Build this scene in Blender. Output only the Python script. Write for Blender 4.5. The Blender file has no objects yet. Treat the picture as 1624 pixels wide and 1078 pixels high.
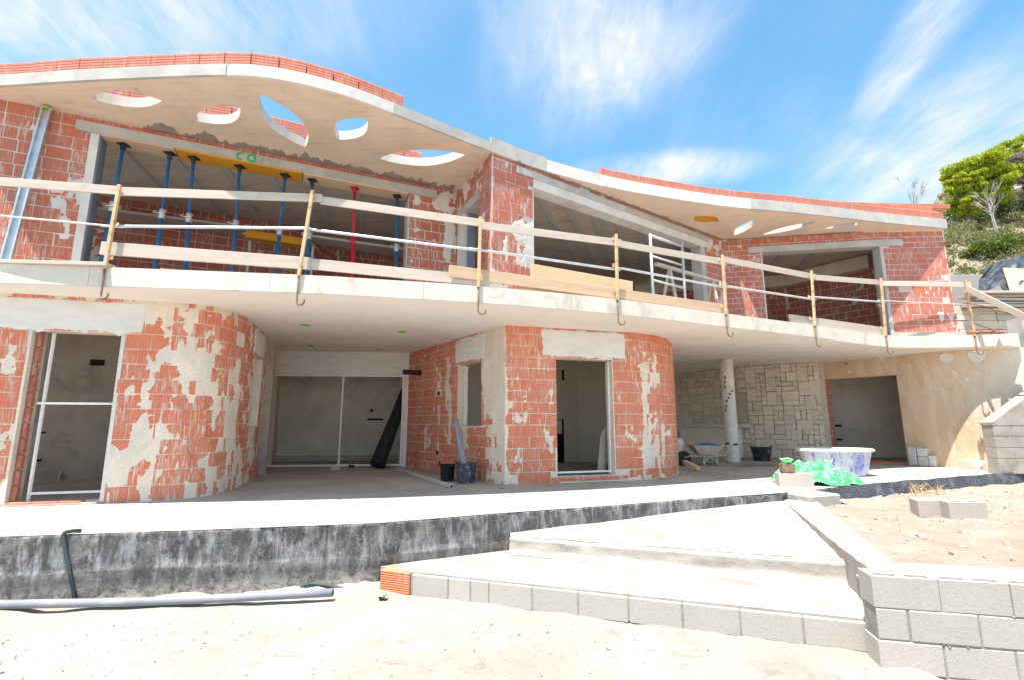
import bpy, bmesh, math, random
from mathutils import Vector, Matrix, noise, Euler
random.seed(11)
R = math.radians
S = bpy.context.scene
COL = S.collection

# ------------------------------------------------------------------ camera, world, sun, exposure
EYE, FPX, CX, CY, PITCH = 1.03, 767.0, 812.0, 539.0, R(9.547)
cam = bpy.data.cameras.new('camera'); camo = bpy.data.objects.new('camera', cam); COL.objects.link(camo)
cam.sensor_width = 36; cam.lens = 36 * FPX / 1624; cam.clip_end = 3000; cam.clip_start = .05
camo.location = (0, 0, EYE); camo.rotation_euler = (math.pi / 2 + PITCH, 0, 0)
S.camera = camo

SUN_EL, SUN_DX, SUN_DY = R(73), .58, .81          # light travels towards +x, +y and down
sun = bpy.data.lights.new('sun', 'SUN'); sun.energy = 4.2; sun.angle = R(.53); sun.color = (1, .94, .86)
suno = bpy.data.objects.new('sun', sun); COL.objects.link(suno)
_h = math.hypot(SUN_DX, SUN_DY)
ldir = Vector((SUN_DX / _h * math.cos(SUN_EL), SUN_DY / _h * math.cos(SUN_EL), -math.sin(SUN_EL)))
suno.rotation_euler = ldir.to_track_quat('-Z', 'Y').to_euler()

S.cycles.max_bounces = 12; S.cycles.diffuse_bounces = 7
S.view_settings.view_transform = 'Standard'; S.view_settings.look = 'None'
S.view_settings.exposure = 1.52; S.view_settings.gamma = 1; S.view_settings.use_curve_mapping = False

W = bpy.data.worlds.new('World'); S.world = W; W.use_nodes = True
nt = W.node_tree; N = nt.nodes; L = nt.links
N.clear()
def nn(t, **k):
    n = N.new(t)
    for a, b in k.items(): setattr(n, a, b)
    return n
out = nn('ShaderNodeOutputWorld'); bg = nn('ShaderNodeBackground'); bg.inputs[1].default_value = .095
sky = nn('ShaderNodeTexSky', sky_type='NISHITA', sun_disc=False, sun_elevation=SUN_EL,
         sun_rotation=math.atan2(-SUN_DX, -SUN_DY), air_density=1.0, dust_density=.35, ozone_density=2.2)
tc = nn('ShaderNodeTexCoord')
sep = nn('ShaderNodeSeparateXYZ'); L.new(tc.outputs['Generated'], sep.inputs[0])
def wm(op, a, b=None, c=None):
    n = nn('ShaderNodeMath', operation=op)
    for i, v in enumerate((a, b, c)):
        if v is None: continue
        if isinstance(v, (int, float)): n.inputs[i].default_value = v
        else: L.new(v, n.inputs[i])
    return n.outputs[0]
zz = wm('MAXIMUM', sep.outputs[2], .03)
zz = wm('ADD', zz, .12)
cxy = nn('ShaderNodeCombineXYZ'); L.new(wm('DIVIDE', sep.outputs[0], zz), cxy.inputs[0]); L.new(wm('DIVIDE', sep.outputs[1], zz), cxy.inputs[1])
def cloud(rot, sc, off, scale, detail, rough, dist, lo, hi):
    mp = nn('ShaderNodeMapping'); L.new(cxy.outputs[0], mp.inputs[0])
    mp.inputs['Rotation'].default_value = (0, 0, rot); mp.inputs['Scale'].default_value = sc; mp.inputs['Location'].default_value = off
    nz = nn('ShaderNodeTexNoise'); L.new(mp.outputs[0], nz.inputs[0])
    nz.inputs['Scale'].default_value = scale; nz.inputs['Detail'].default_value = detail
    nz.inputs['Roughness'].default_value = rough; nz.inputs['Distortion'].default_value = dist
    mr = nn('ShaderNodeMapRange', interpolation_type='SMOOTHSTEP'); L.new(nz.outputs[0], mr.inputs[0])
    mr.inputs[1].default_value = lo; mr.inputs[2].default_value = hi
    return mr.outputs[0]
def bank(cx_, cy_, rx, ry, rot):                     # a large bank of cirrus in sky-plane coordinates
    mp = nn('ShaderNodeMapping', vector_type='TEXTURE'); L.new(cxy.outputs[0], mp.inputs[0])
    mp.inputs['Location'].default_value = (cx_, cy_, 0); mp.inputs['Rotation'].default_value = (0, 0, rot); mp.inputs['Scale'].default_value = (rx, ry, 1)
    ln = nn('ShaderNodeVectorMath', operation='LENGTH'); L.new(mp.outputs[0], ln.inputs[0])
    mr = nn('ShaderNodeMapRange', interpolation_type='SMOOTHSTEP'); L.new(ln.outputs['Value'], mr.inputs[0])
    mr.inputs[1].default_value = 1.25; mr.inputs[2].default_value = .25
    return mr.outputs[0]
wisp = cloud(R(14), (3.0, .9, 1), (3.1, 1.2, 0), 1.9, 12, .64, 1.1, .36, .76)
soft = cloud(R(10), (1.5, 1, 1), (7.7, 4.0, 0), 1.9, 7, .58, .5, .36, .66)
veil = cloud(R(22), (2.4, .8, 1), (.3, 9.0, 0), 5.2, 11, .70, 1.4, .38, .78)
CLOUD_BANKS = [(-.95, .80, .80, .26, R(4)), (-1.5, 1.3, .6, .6, 0), (.20, .93, .27, .38, R(14)), (.50, 1.44, .34, .11, R(-8)), (.885, .92, .075, .36, R(-14)), (1.32, 1.30, .46, .42, R(20)),
               (-.5, 2.6, 1.2, .8, .3), (2.4, 2.2, 1.2, .8, R(-30)), (.9, -.7, 2.0, 1.0, .5), (-1.2, -1.3, 1.9, 1.0, -.4), (0, .2, .8, .3, .2)]  # banks overhead and behind the camera are unseen, added for extra fill light
bm_ = None
for b in CLOUD_BANKS:
    o = bank(*b); bm_ = o if bm_ is None else wm('MAXIMUM', bm_, o)
tex = wm('ADD', wm('MULTIPLY', wisp, .60), wm('MULTIPLY', veil, .40))
body = wm('MULTIPLY', bm_, wm('ADD', wm('MULTIPLY', soft, .40), wm('ADD', wm('MULTIPLY', tex, .75), .19)))
cl = wm('MINIMUM', wm('ADD', body, wm('MULTIPLY', wm('MULTIPLY', wisp, soft), .16)), .96)
hs = nn('ShaderNodeHueSaturation'); hs.inputs['Hue'].default_value = .482; L.new(sky.outputs[0], hs.inputs['Color']); hs.inputs['Saturation'].default_value = 1.14; hs.inputs['Value'].default_value = 1.12
mix = nn('ShaderNodeMix', data_type='RGBA'); L.new(cl, mix.inputs[0]); L.new(hs.outputs[0], mix.inputs[6]); mix.inputs[7].default_value = (3.7, 3.8, 3.95, 1)
L.new(mix.outputs[2], bg.inputs[0]); L.new(bg.outputs[0], out.inputs[0])

# ------------------------------------------------------------------ survey helpers (true plan positions on known levels and walls)
def ray(u, v):
    b = (CY - v) / FPX
    return (u - CX) / FPX, math.cos(PITCH) - math.sin(PITCH) * b, math.sin(PITCH) + math.cos(PITCH) * b
def on_level(u, v, z):
    r = ray(u, v); t = (z - EYE) / r[2]; return Vector((r[0] * t, r[1] * t, z))
def at_depth(u, v, Y):
    r = ray(u, v); t = Y / r[1]; return Vector((r[0] * t, Y, EYE + r[2] * t))
def on_wall(u, v, A, B, off=0.0):
    d = Vector((B[0] - A[0], B[1] - A[1])).normalized(); n = (-d.y, d.x)
    c = n[0] * A[0] + n[1] * A[1] - off
    r = ray(u, v); t = c / (n[0] * r[0] + n[1] * r[1]); return Vector((r[0] * t, r[1] * t, EYE + r[2] * t))
def pixel(p):
    d = p.y * math.cos(PITCH) + (p.z - EYE) * math.sin(PITCH)
    if d < .1: return None
    return CX + FPX * p.x / d, CY - FPX * (-p.y * math.sin(PITCH) + (p.z - EYE) * math.cos(PITCH)) / d

# ------------------------------------------------------------------ materials
MATS = {}
class NB:
    def __init__(s, name):
        s.m = bpy.data.materials.new(name); s.m.use_nodes = True; s.t = s.m.node_tree
        s.p = s.t.nodes['Principled BSDF']; s.p.inputs['Specular IOR Level'].default_value = .25
        MATS[name] = s.m
    def n(s, t, **k):
        x = s.t.nodes.new(t)
        for a, b in k.items(): setattr(x, a, b)
        return x
    def l(s, a, b): s.t.links.new(a, b)
    def pos(s, obj=False, sc=(1, 1, 1), rot=(0, 0, 0)):
        c = s.n('ShaderNodeTexCoord').outputs['Object'] if obj else s.n('ShaderNodeNewGeometry').outputs['Position']
        mp = s.n('ShaderNodeMapping'); s.l(c, mp.inputs[0]); mp.inputs['Scale'].default_value = sc; mp.inputs['Rotation'].default_value = rot
        return mp.outputs[0]
    def noise(s, vec, scale, detail=5, rough=.6, dist=0, lo=None, hi=None):
        x = s.n('ShaderNodeTexNoise'); s.l(vec, x.inputs[0])
        x.inputs['Scale'].default_value = scale; x.inputs['Detail'].default_value = detail; x.inputs['Roughness'].default_value = rough; x.inputs['Distortion'].default_value = dist
        if lo is None: return x.outputs[0]
        return s.ramp(x.outputs[0], lo, hi)
    def ramp(s, v, lo, hi):
        r = s.n('ShaderNodeMapRange', interpolation_type='SMOOTHSTEP'); s.l(v, r.inputs[0]); r.inputs[1].default_value = lo; r.inputs[2].default_value = hi
        return r.outputs[0]
    def math(s, op, a, b):
        x = s.n('ShaderNodeMath', operation=op)
        for i, v in enumerate((a, b)):
            if isinstance(v, (int, float)): x.inputs[i].default_value = v
            else: s.l(v, x.inputs[i])
        return x.outputs[0]
    def mix(s, f, a, b):
        x = s.n('ShaderNodeMix', data_type='RGBA')
        for i, v in ((0, f), (6, a), (7, b)):
            if isinstance(v, (int, float)): x.inputs[i].default_value = v
            elif isinstance(v, (tuple, list)): x.inputs[i].default_value = (*v[:3], 1)
            else: s.l(v, x.inputs[i])
        return x.outputs[2]
    def fin(s, col, rough=.85, bump=None, bs=.3, bd=.01, metal=0):
        if isinstance(col, (tuple, list)): s.p.inputs['Base Color'].default_value = (*col, 1)
        else: s.l(col, s.p.inputs['Base Color'])
        if isinstance(rough, (int, float)): s.p.inputs['Roughness'].default_value = rough
        else: s.l(rough, s.p.inputs['Roughness'])
        s.p.inputs['Metallic'].default_value = metal
        if bump is not None:
            b = s.n('ShaderNodeBump'); b.inputs['Strength'].default_value = bs; b.inputs['Distance'].default_value = bd
            s.l(bump, b.inputs['Height']); s.l(b.outputs[0], s.p.inputs['Normal'])
        return s.m

def simple(name, c1, c2, scale=4, rough=.85, bump=.3, bd=.008, detail=6, lo=.35, hi=.68, sc=(1, 1, 1), obj=False, c3=None, s3=1.2, metal=0, fine=60):
    b = NB(name); v = b.pos(obj, sc)
    f = b.noise(v, scale, detail, .62, .2, lo, hi); c = b.mix(f, c1, c2)
    if c3: c = b.mix(b.noise(b.pos(obj, sc), s3, 7, .65, .5, .5, .72), c, c3)
    h = b.math('ADD', b.noise(v, scale * 3, 6, .65), b.math('MULTIPLY', b.noise(b.pos(obj), fine, 3, .6), .5))
    return b.fin(c, rough, h if bump else None, bump, bd, metal)

def brick_mat(name, cA, cB, cC, ribs, dust):
    b = NB(name)
    oi = b.n('ShaderNodeObjectInfo').outputs['Random']
    at = b.n('ShaderNodeAttribute'); at.attribute_name = 'tint'
    rnd = b.math('FRACT', b.math('ADD', oi, at.outputs['Fac']), 0)
    c = b.mix(b.ramp(rnd, 0, 1), cA, cB)
    v = b.pos()
    c = b.mix(b.noise(v, 6, 6, .65, .3, .5, .8), c, cC)
    vs = b.pos(sc=(34, 34, 5))                                   # dry mortar dragged down the ribs
    f = b.math('MULTIPLY', b.noise(vs, 1, 5, .7, .2, .46, .70), b.noise(v, 2.1, 5, .65, .4, .36, .62))
    c = b.mix(b.math('MULTIPLY', f, dust), c, (.66, .60, .54))
    c = b.mix(b.math('MULTIPLY', b.noise(v, 30, 4, .7, 0, .62, .74), .5 * dust), c, (.62, .56, .5))
    h = b.noise(v, 45, 5, .6)
    if ribs:
        uv = b.n('ShaderNodeAttribute'); uv.attribute_name = 'along'
        w = b.math('POWER', b.math('ABSOLUTE', b.math('SINE', b.math('MULTIPLY', uv.outputs['Fac'], math.pi * ribs), 0), 0), .35)
        h = b.math('ADD', b.math('MULTIPLY', h, .25), w)
        c = b.mix(b.math('MULTIPLY', b.math('SUBTRACT', 1.0, w), .35), c, (.30, .075, .04))
    return b.fin(c, .9, h, .75 if ribs else .35, .006)

M = {}
M['brick_rib'] = brick_mat('ribbed_brick', (.50, .145, .085), (.45, .165, .11), (.54, .21, .145), 10, 1.0)
M['brick_low'] = brick_mat('clay_block', (.64, .19, .10), (.60, .225, .14), (.64, .28, .18), 9, 1.15)
M['brick_up'] = brick_mat('plain_brick', (.48, .14, .09), (.42, .15, .11), (.52, .21, .155), 0, .9)
M['brick_roof'] = brick_mat('roof_brick', (.56, .20, .14), (.50, .19, .14), (.60, .27, .20), 0, .5)
M['brick_in'] = brick_mat('inner_brick', (.42, .11, .07), (.36, .12, .08), (.45, .17, .11), 0, .7)

def mortar_mat(name, a, b_, c_):
    b = NB(name); v = b.pos()
    c = b.mix(b.noise(v, 1.7, 7, .62, .6, .36, .64), a, b_)
    c = b.mix(b.noise(b.pos(sc=(5, 5, 1.2)), 1.3, 6, .65, .3, .48, .78), c, c_)
    c = b.mix(b.math('MULTIPLY', b.noise(v, 26, 5, .7, 0, .50, .72), .35), c, (.36, .31, .27))
    h = b.math('ADD', b.noise(v, 9, 7, .7), b.math('MULTIPLY', b.noise(v, 70, 4, .6), .35))
    return b.fin(c, .93, h, .6, .012)
M['mortar_low'] = mortar_mat('mortar_low', (.74, .64, .53), (.62, .55, .47), (.78, .69, .59))
M['mortar_up'] = mortar_mat('mortar_up', (.66, .60, .54), (.56, .52, .48), (.72, .67, .62))
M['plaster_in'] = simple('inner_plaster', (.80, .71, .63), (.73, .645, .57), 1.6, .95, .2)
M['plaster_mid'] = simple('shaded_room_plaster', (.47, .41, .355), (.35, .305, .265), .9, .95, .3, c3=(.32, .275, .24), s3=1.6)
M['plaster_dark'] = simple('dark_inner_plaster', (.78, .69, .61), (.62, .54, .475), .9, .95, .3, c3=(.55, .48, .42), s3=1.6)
M['concrete'] = simple('concrete', (.47, .45, .42), (.38, .365, .345), 3.2, .9, .35, c3=(.56, .535, .50), s3=1.1)
M['fascia_white'] = simple('lime_render', (.68, .65, .605), (.60, .57, .525), 3, .9, .3, c3=(.52, .49, .45), s3=2.3)
M['slab_edge'] = simple('slab_edge', (.66, .61, .535), (.60, .545, .47), 2.6, .9, .25, c3=(.47, .43, .37), s3=3.2, sc=(1, 1, .7))
b = NB('painted_soffit'); v = b.pos()
c = b.mix(b.noise(v, .9, 7, .6, .5, .36, .66), (.85, .805, .75), (.80, .75, .69))
c = b.mix(b.math('MULTIPLY', b.noise(b.pos(sc=(1, 14, 1), rot=(0, 0, R(-16))), 1.2, 6, .7, .1, .54, .72), .5), c, (.72, .665, .605))
c = b.mix(b.math('MULTIPLY', b.noise(v, 3.5, 8, .75, 1.2, .60, .70), .45), c, (.66, .60, .54))
M['soffit_low'] = b.fin(c, .92, b.noise(b.pos(sc=(1, 9, 1), rot=(0, 0, R(-16))), 2, 5, .7), .3, .008)
M['white_plaster'] = simple('white_plaster', (.70, .685, .665), (.62, .605, .585), 2.4, .9, .3, sc=(1, 1, 3), c3=(.66, .64, .61), s3=1.7)
M['grey_jamb'] = simple('grey_cement', (.50, .49, .47), (.42, .41, .40), 3, .9, .3)
M['membrane_grey'] = simple('blue_grey_flashing', (.16, .19, .23), (.21, .24, .28), 3, .6, .2)

b = NB('board_marked_soffit'); v = b.pos()
c = b.mix(b.noise(v, 1.3, 6, .6, .4, .35, .66), (.75, .60, .475), (.66, .52, .40))
c = b.mix(b.noise(b.pos(sc=(1, 9, 1), rot=(0, 0, R(-22))), 1.6, 6, .7, .3, .52, .80), c, (.42, .33, .25))
c = b.mix(b.math('MULTIPLY', b.noise(v, 7, 7, .75, .8, .60, .72), .7), c, (.33, .26, .2))
M['soffit_up'] = b.fin(c, .92, b.noise(b.pos(sc=(1, 6, 1)), 5, 7, .7), .4, .01)
M['wet_mortar'] = simple('damp_mortar', (.27, .23, .19), (.35, .30, .25), 5, .9, .6)

b = NB('pale_dusty_ground'); v = b.pos()
c = b.mix(b.noise(v, .55, 8, .65, .6, .36, .64), (.33, .305, .275), (.265, .24, .21))
c = b.mix(b.noise(v, 3.4, 8, .7, .4, .52, .74), c, (.38, .36, .335))
c = b.mix(b.math('MULTIPLY', b.noise(v, 2.2, 10, .78, 1.3, .54, .66), .75), c, (.20, .18, .155))
c = b.mix(b.math('MULTIPLY', b.noise(b.pos(sc=(1, 2.2, 1), rot=(0, 0, R(-28))), 1.4, 9, .75, 1.8, .60, .68), .6), c, (.165, .14, .12))
c = b.mix(b.math('MULTIPLY', b.noise(v, 38, 5, .75, 0, .56, .70), .6), c, (.15, .13, .11))
c = b.mix(b.math('MULTIPLY', b.noise(b.pos(sc=(1, 1, 1)), 11, 8, .8, 1.0, .60, .70), .65), c, (.19, .14, .11))
h = b.math('ADD', b.noise(v, 6, 9, .72), b.math('MULTIPLY', b.noise(v, 55, 5, .7), .55))
M['ground'] = b.fin(c, .96, h, .7, .022)
b = NB('terrace_screed'); v = b.pos()
c = b.mix(b.noise(v, .8, 8, .62, .7, .35, .64), (.43, .40, .365), (.34, .31, .28))
c = b.mix(b.noise(v, 2.4, 8, .72, .6, .52, .75), c, (.47, .445, .41))
c = b.mix(b.math('MULTIPLY', b.noise(v, 2.9, 10, .78, 1.2, .56, .68), .65), c, (.20, .17, .145))
c = b.mix(b.math('MULTIPLY', b.noise(v, 1.6, 8, .75, 1.2, .56, .72), .55), c, (.42, .31, .25))
c = b.mix(b.math('MULTIPLY', b.noise(v, 30, 5, .75, 0, .62, .72), .5), c, (.28, .235, .20))
M['screed'] = b.fin(c, .93, b.math('ADD', b.noise(v, 5, 8, .7), b.math('MULTIPLY', b.noise(v, 60, 4, .6), .3)), .35, .012)
M['step_top'] = simple('step_screed', (.37, .345, .315), (.29, .265, .235), 2.1, .95, .5, .014, c3=(.25, .20, .165), s3=2.6)
M['riser'] = simple('rough_riser', (.38, .35, .315), (.32, .295, .265), 4.5, .95, .6, .014, c3=(.42, .39, .355), s3=2.0, fine=90)

b = NB('bitumen_coat'); v = b.pos()
c = b.mix(b.noise(v, 3.0, 8, .7, .5, .42, .62), (.075, .073, .071), (.165, .162, .158))
c = b.mix(b.math('MULTIPLY', b.noise(b.pos(sc=(7, 7, 2.0)), 1.3, 8, .72, .25, .46, .64), .75), c, (.33, .33, .34))
c = b.mix(b.math('MULTIPLY', b.noise(b.pos(sc=(1, 1, .6)), 5.0, 8, .74, .4, .52, .64), .85), c, (.045, .044, .044))
c = b.mix(b.math('MULTIPLY', b.noise(b.pos(sc=(1, 1, .45)), 3.1, 9, .72, .3, .54, .68), .6), c, (.37, .37, .38))
c = b.mix(b.math('MULTIPLY', b.noise(v, 42, 4, .8, .4, .62, .70), .8), c, (.46, .42, .36))
c = b.mix(b.math('MULTIPLY', b.noise(b.pos(sc=(16, 16, .6)), 1.0, 4, .7, .1, .64, .76), .7), c, (.50, .45, .37))
sz = b.n('ShaderNodeSeparateXYZ'); b.l(v, sz.inputs[0])
ldg = b.n('ShaderNodeMapRange'); b.l(b.math('ADD', sz.outputs[2], b.math('MULTIPLY', b.noise(v, 1.1, 3, .6), .10)), ldg.inputs[0]); ldg.inputs[1].default_value = -.27; ldg.inputs[2].default_value = -.285
c = b.mix(b.math('MULTIPLY', ldg.outputs[0], .45), c, (.062, .058, .052))
low = b.n('ShaderNodeMapRange'); b.l(sz.outputs[2], low.inputs[0]); low.inputs[1].default_value = -.42; low.inputs[2].default_value = -.62
c = b.mix(b.math('MULTIPLY', low.outputs[0], b.noise(v, 8, 6, .75, .4, .38, .60)), c, (.50, .46, .40))
M['bitumen'] = b.fin(c, .75, b.math('ADD', b.noise(v, 10, 7, .7), b.noise(b.pos(sc=(6, 6, 1)), 3, 5, .7)), .6, .02)

b = NB('concrete_block'); v = b.pos(); oi = b.n('ShaderNodeObjectInfo').outputs['Random']
c = b.mix(oi, (.45, .41, .365), (.375, .35, .32))
c = b.mix(b.noise(v, 2.6, 7, .65, .4, .45, .68), c, (.40, .375, .34))
c = b.mix(b.math('MULTIPLY', b.noise(v, 90, 4, .75, 0, .52, .68), .55), c, (.20, .19, .18))
h = b.math('ADD', b.noise(v, 95, 5, .75), b.math('MULTIPLY', b.noise(v, 14, 6, .7), .6))
M['block'] = b.fin(c, .95, h, .4, .006)

b = NB('bare_earth'); v = b.pos()
c = b.mix(b.noise(v, 1.4, 8, .7, .6, .36, .64), (.37, .29, .235), (.295, .225, .18))
c = b.mix(b.noise(v, 7, 8, .75, .5, .54, .70), c, (.38, .31, .26))
c = b.mix(b.math('MULTIPLY', b.noise(v, 34, 6, .8, .3, .56, .68), .65), c, (.16, .105, .08))
M['earth'] = b.fin(c, .97, b.math('ADD', b.noise(v, 8, 9, .75), b.math('MULTIPLY', b.noise(v, 48, 6, .75), .6)), .9, .03)
M['pebble'] = simple('pebble_stone', (.46, .41, .36), (.30, .25, .21), 9, .95, .4)

b = NB('limestone'); v = b.pos(); oi = b.n('ShaderNodeObjectInfo').outputs['Random']
c = b.mix(oi, (.70, .60, .49), (.50, .435, .365))
c = b.mix(b.noise(v, 7, 7, .7, .4, .40, .66), c, (.68, .59, .47))
c = b.mix(b.math('MULTIPLY', b.noise(v, 26, 6, .75, .3, .55, .70), .5), c, (.36, .28, .2))
M['stone'] = b.fin(c, .93, b.noise(v, 16, 8, .75), .8, .02)
M['stone_joint'] = simple('stone_joint', (.54, .46, .375), (.45, .38, .31), 6, .95, .5)

b = NB('ochre_plaster'); v = b.pos(); sx = b.n('ShaderNodeSeparateXYZ'); b.l(v, sx.inputs[0])
east = b.math('ADD', sx.outputs[0], b.math('MULTIPLY', b.math('SUBTRACT', b.noise(v, 1.4, 5, .6, .4), .5), 1.8))
c = b.mix(b.noise(b.pos(sc=(3, 3, 1)), 1.1, 7, .65, .6, .35, .66), (.56, .39, .25), (.63, .50, .37))
c = b.mix(b.ramp(east, 10.2, 11.9), c, (.70, .64, .56))
c = b.mix(b.math('MULTIPLY', b.noise(b.pos(sc=(7, 7, .8)), 1, 6, .7, .2, .56, .72), .6), c, (.76, .68, .58))
c = b.mix(b.math('MULTIPLY', b.noise(v, 2.0, 6, .7, .8, .60, .66), .8), c, (.70, .66, .61))
M['ochre'] = b.fin(c, .93, b.noise(v, 9, 7, .7), .4, .01)

def wood(name, a, b_, c_, sc=(1.5, 22, 22), rough=.8):
    b = NB(name); v = b.pos(True, sc)
    oi = b.n('ShaderNodeObjectInfo').outputs['Random']
    c = b.mix(b.noise(v, 1.0, 7, .65, .7, .36, .66), a, b_)
    c = b.mix(b.math('MULTIPLY', b.noise(b.pos(True, (2.2, 9, 9)), 1.4, 6, .7, .8, .58, .74), .7), c, c_)
    c = b.mix(b.math('MULTIPLY', oi, .28), c, c_)
    return b.fin(c, rough, b.noise(v, 1.4, 6, .7), .35, .006)
M['wood_pale'] = wood('weathered_pine', (.56, .49, .42), (.49, .415, .35), (.36, .30, .25))
M['wood_warm'] = wood('fresh_pine', (.60, .44, .30), (.52, .36, .235), (.42, .29, .19))
M['wood_grey'] = wood('grey_plank', (.50, .43, .37), (.42, .35, .30), (.58, .50, .43))
M['wood_yellow'] = wood('yellow_shutter_board', (.70, .33, .02), (.62, .27, .015), (.45, .22, .04), rough=.55)
M['wood_ply'] = wood('plywood', (.70, .52, .34), (.64, .46, .29), (.52, .38, .25), sc=(3, 8, 8))
M['prop_blue'] = simple('blue_paint', (.010, .085, .21), (.015, .13, .29), 8, .45, .15, c3=(.10, .14, .19), s3=14)
M['prop_red'] = simple('red_paint', (.58, .015, .04), (.48, .012, .03), 8, .45, .15)
M['prop_dark'] = simple('dark_steel', (.022, .024, .03), (.05, .05, .055), 12, .55, .2)
M['galv'] = simple('galvanised_steel', (.62, .66, .68), (.50, .54, .57), 10, .38, .12, metal=.75)
M['galv_grey'] = simple('dull_galvanised', (.58, .58, .57), (.46, .46, .46), 9, .55, .2, metal=.4, c3=(.68, .66, .63), s3=20)
M['rusty_yellow'] = simple('rusty_yellow_paint', (.60, .44, .25), (.54, .38, .22), 10, .7, .35, c3=(.24, .13, .08), s3=9)
M['rust'] = simple('rusty_bar', (.17, .11, .08), (.26, .17, .12), 22, .8, .4)
M['black_plastic'] = simple('black_plastic', (.018, .019, .021), (.03, .031, .034), 6, .5, .15)
M['black_felt'] = simple('black_membrane', (.014, .015, .017), (.022, .023, .025), 8, .7, .3)
M['grey_bucket'] = simple('cement_splashed_rubber', (.06, .07, .09), (.12, .13, .16), 7, .8, .4, c3=(.46, .46, .48), s3=9)
M['splashed_black'] = simple('splashed_black_rubber', (.03, .034, .042), (.05, .056, .066), 7, .65, .3, c3=(.26, .27, .28), s3=6)
M['grey_pipe'] = simple('grey_conduit', (.26, .27, .32), (.22, .23, .28), 4, .5, .15)
M['pvc'] = simple('grey_pvc', (.22, .225, .265), (.19, .195, .23), 2, .45, .1, c3=(.30, .29, .29), s3=3)
M['hose'] = simple('corrugated_hose', (.03, .045, .05), (.06, .085, .09), 5, .55, .2)
b = NB('lime_splashed_blue'); v = b.pos()
c = b.mix(b.noise(b.pos(sc=(7, 7, 2)), 1.0, 7, .7, .5, .34, .54), (.12, .17, .50), (.56, .57, .64))
c = b.mix(b.noise(v, 14, 6, .75, .3, .52, .66), c, (.72, .71, .72))
M['tub'] = b.fin(c, .7, b.noise(v, 20, 5, .7), .3, .006)
M['rim_white'] = simple('limed_rim', (.76, .72, .68), (.66, .58, .52), 9, .85, .4)
b = NB('green_tarp'); v = b.pos()
c = b.mix(b.noise(v, 5, 7, .7, .7, .38, .58), (.03, .38, .09), (.09, .48, .18))
c = b.mix(b.noise(v, 9, 6, .75, .5, .50, .66), c, (.42, .60, .45))  # sheen of the plastic painted into the colour as random pale patches
M['tarp'] = b.fin(c, .5, b.noise(v, 26, 6, .7), .4, .012)
b = NB('dimple_membrane'); v = b.pos()
vo = b.n('ShaderNodeTexVoronoi', feature='F1'); b.l(v, vo.inputs['Vector']); vo.inputs['Scale'].default_value = 42; vo.inputs['Randomness'].default_value = .12
c = b.mix(b.ramp(vo.outputs['Distance'], .25, .55), (.13, .145, .175), (.045, .05, .062))
c = b.mix(b.math('MULTIPLY', b.noise(v, 3, 7, .7, .4, .48, .70), .5), c, (.26, .27, .30))
M['dimple'] = b.fin(c, .6, b.math('SUBTRACT', 1.0, vo.outputs['Distance']), .8, .012)
M['dry_grass'] = simple('straw', (.62, .47, .24), (.52, .37, .17), 12, .9, .0)
M['black_sheet'] = simple('black_sheeting', (.03, .036, .046), (.06, .07, .085), 5, .38, .35, c3=(.12, .135, .155), s3=4)
M['paper_yellow'] = simple('yellow_paper', (.66, .50, .22), (.72, .62, .42), 14, .85, .3)
M['blue_plastic'] = simple('blue_plastic', (.02, .16, .36), (.03, .22, .46), 8, .5, .2)
M['barrow'] = simple('cement_caked_steel', (.56, .48, .41), (.44, .37, .31), 9, .9, .4)
M['green_mark'] = simple('green_spot', (.14, .52, .03), (.18, .58, .05), 8, .7, 0)
M['green_paint'] = simple('green_spray', (.03, .40, .12), (.05, .46, .16), 14, .7, 0)
M['green_faint'] = simple('faint_green_spray', (.20, .40, .27), (.32, .38, .33), 14, .8, 0)
M['joint'] = simple('pale_joint_mortar', (.30, .28, .255), (.24, .22, .20), 9, .95, .5)
M['foam'] = simple('yellow_green_foam', (.30, .34, .05), (.36, .36, .10), 12, .9, .3)
M['white_batten'] = simple('white_batten', (.82, .80, .78), (.74, .72, .70), 12, .8, .2)
M['rag'] = simple('checked_rag', (.66, .68, .74), (.14, .18, .32), 22, .9, .4, lo=.46, hi=.54)
M['orange_ribbed'] = brick_mat('orange_ribbed_end', (.60, .20, .10), (.56, .19, .10), (.62, .25, .15), 0, .6)
M['bark'] = simple('pine_bark', (.13, .095, .07), (.20, .16, .13), 6, .95, .6)
M['grey_bark'] = simple('dead_wood', (.40, .36, .33), (.30, .27, .25), 6, .95, .4)
def leafmat(name, a, b_):
    b = NB(name); v = b.pos()
    at = b.n('ShaderNodeAttribute'); at.attribute_name = 'tint'
    c = b.mix(at.outputs['Fac'], a, b_)
    m = b.fin(c, .65); b.p.inputs['Subsurface Weight'].default_value = 0
    tr = b.n('ShaderNodeBsdfTranslucent'); b.l(c, tr.inputs[0]); ms = b.n('ShaderNodeMixShader'); ms.inputs[0].default_value = .35
    o = [x for x in b.t.nodes if x.type == 'OUTPUT_MATERIAL'][0]
    b.l(b.p.outputs[0], ms.inputs[1]); b.l(tr.outputs[0], ms.inputs[2]); b.l(ms.outputs[0], o.inputs[0]); return m
M['pine_leaf'] = leafmat('pine_needles', (.23, .30, .015), (.48, .54, .04))
M['pine_dark'] = leafmat('dark_needles', (.045, .075, .018), (.10, .14, .03))
M['dead_leaf'] = leafmat('dead_needles', (.26, .20, .16), (.34, .28, .24))
M['shrub_green'] = leafmat('shrub_leaves', (.07, .115, .018), (.15, .20, .03))
M['scrub_dry'] = leafmat('dry_scrub', (.20, .165, .11), (.20, .225, .06))
M['hill'] = simple('dry_slope', (.25, .205, .15), (.17, .15, .09), .8, .95, .6, .1, c3=(.30, .255, .20), s3=.35, fine=8)
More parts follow.
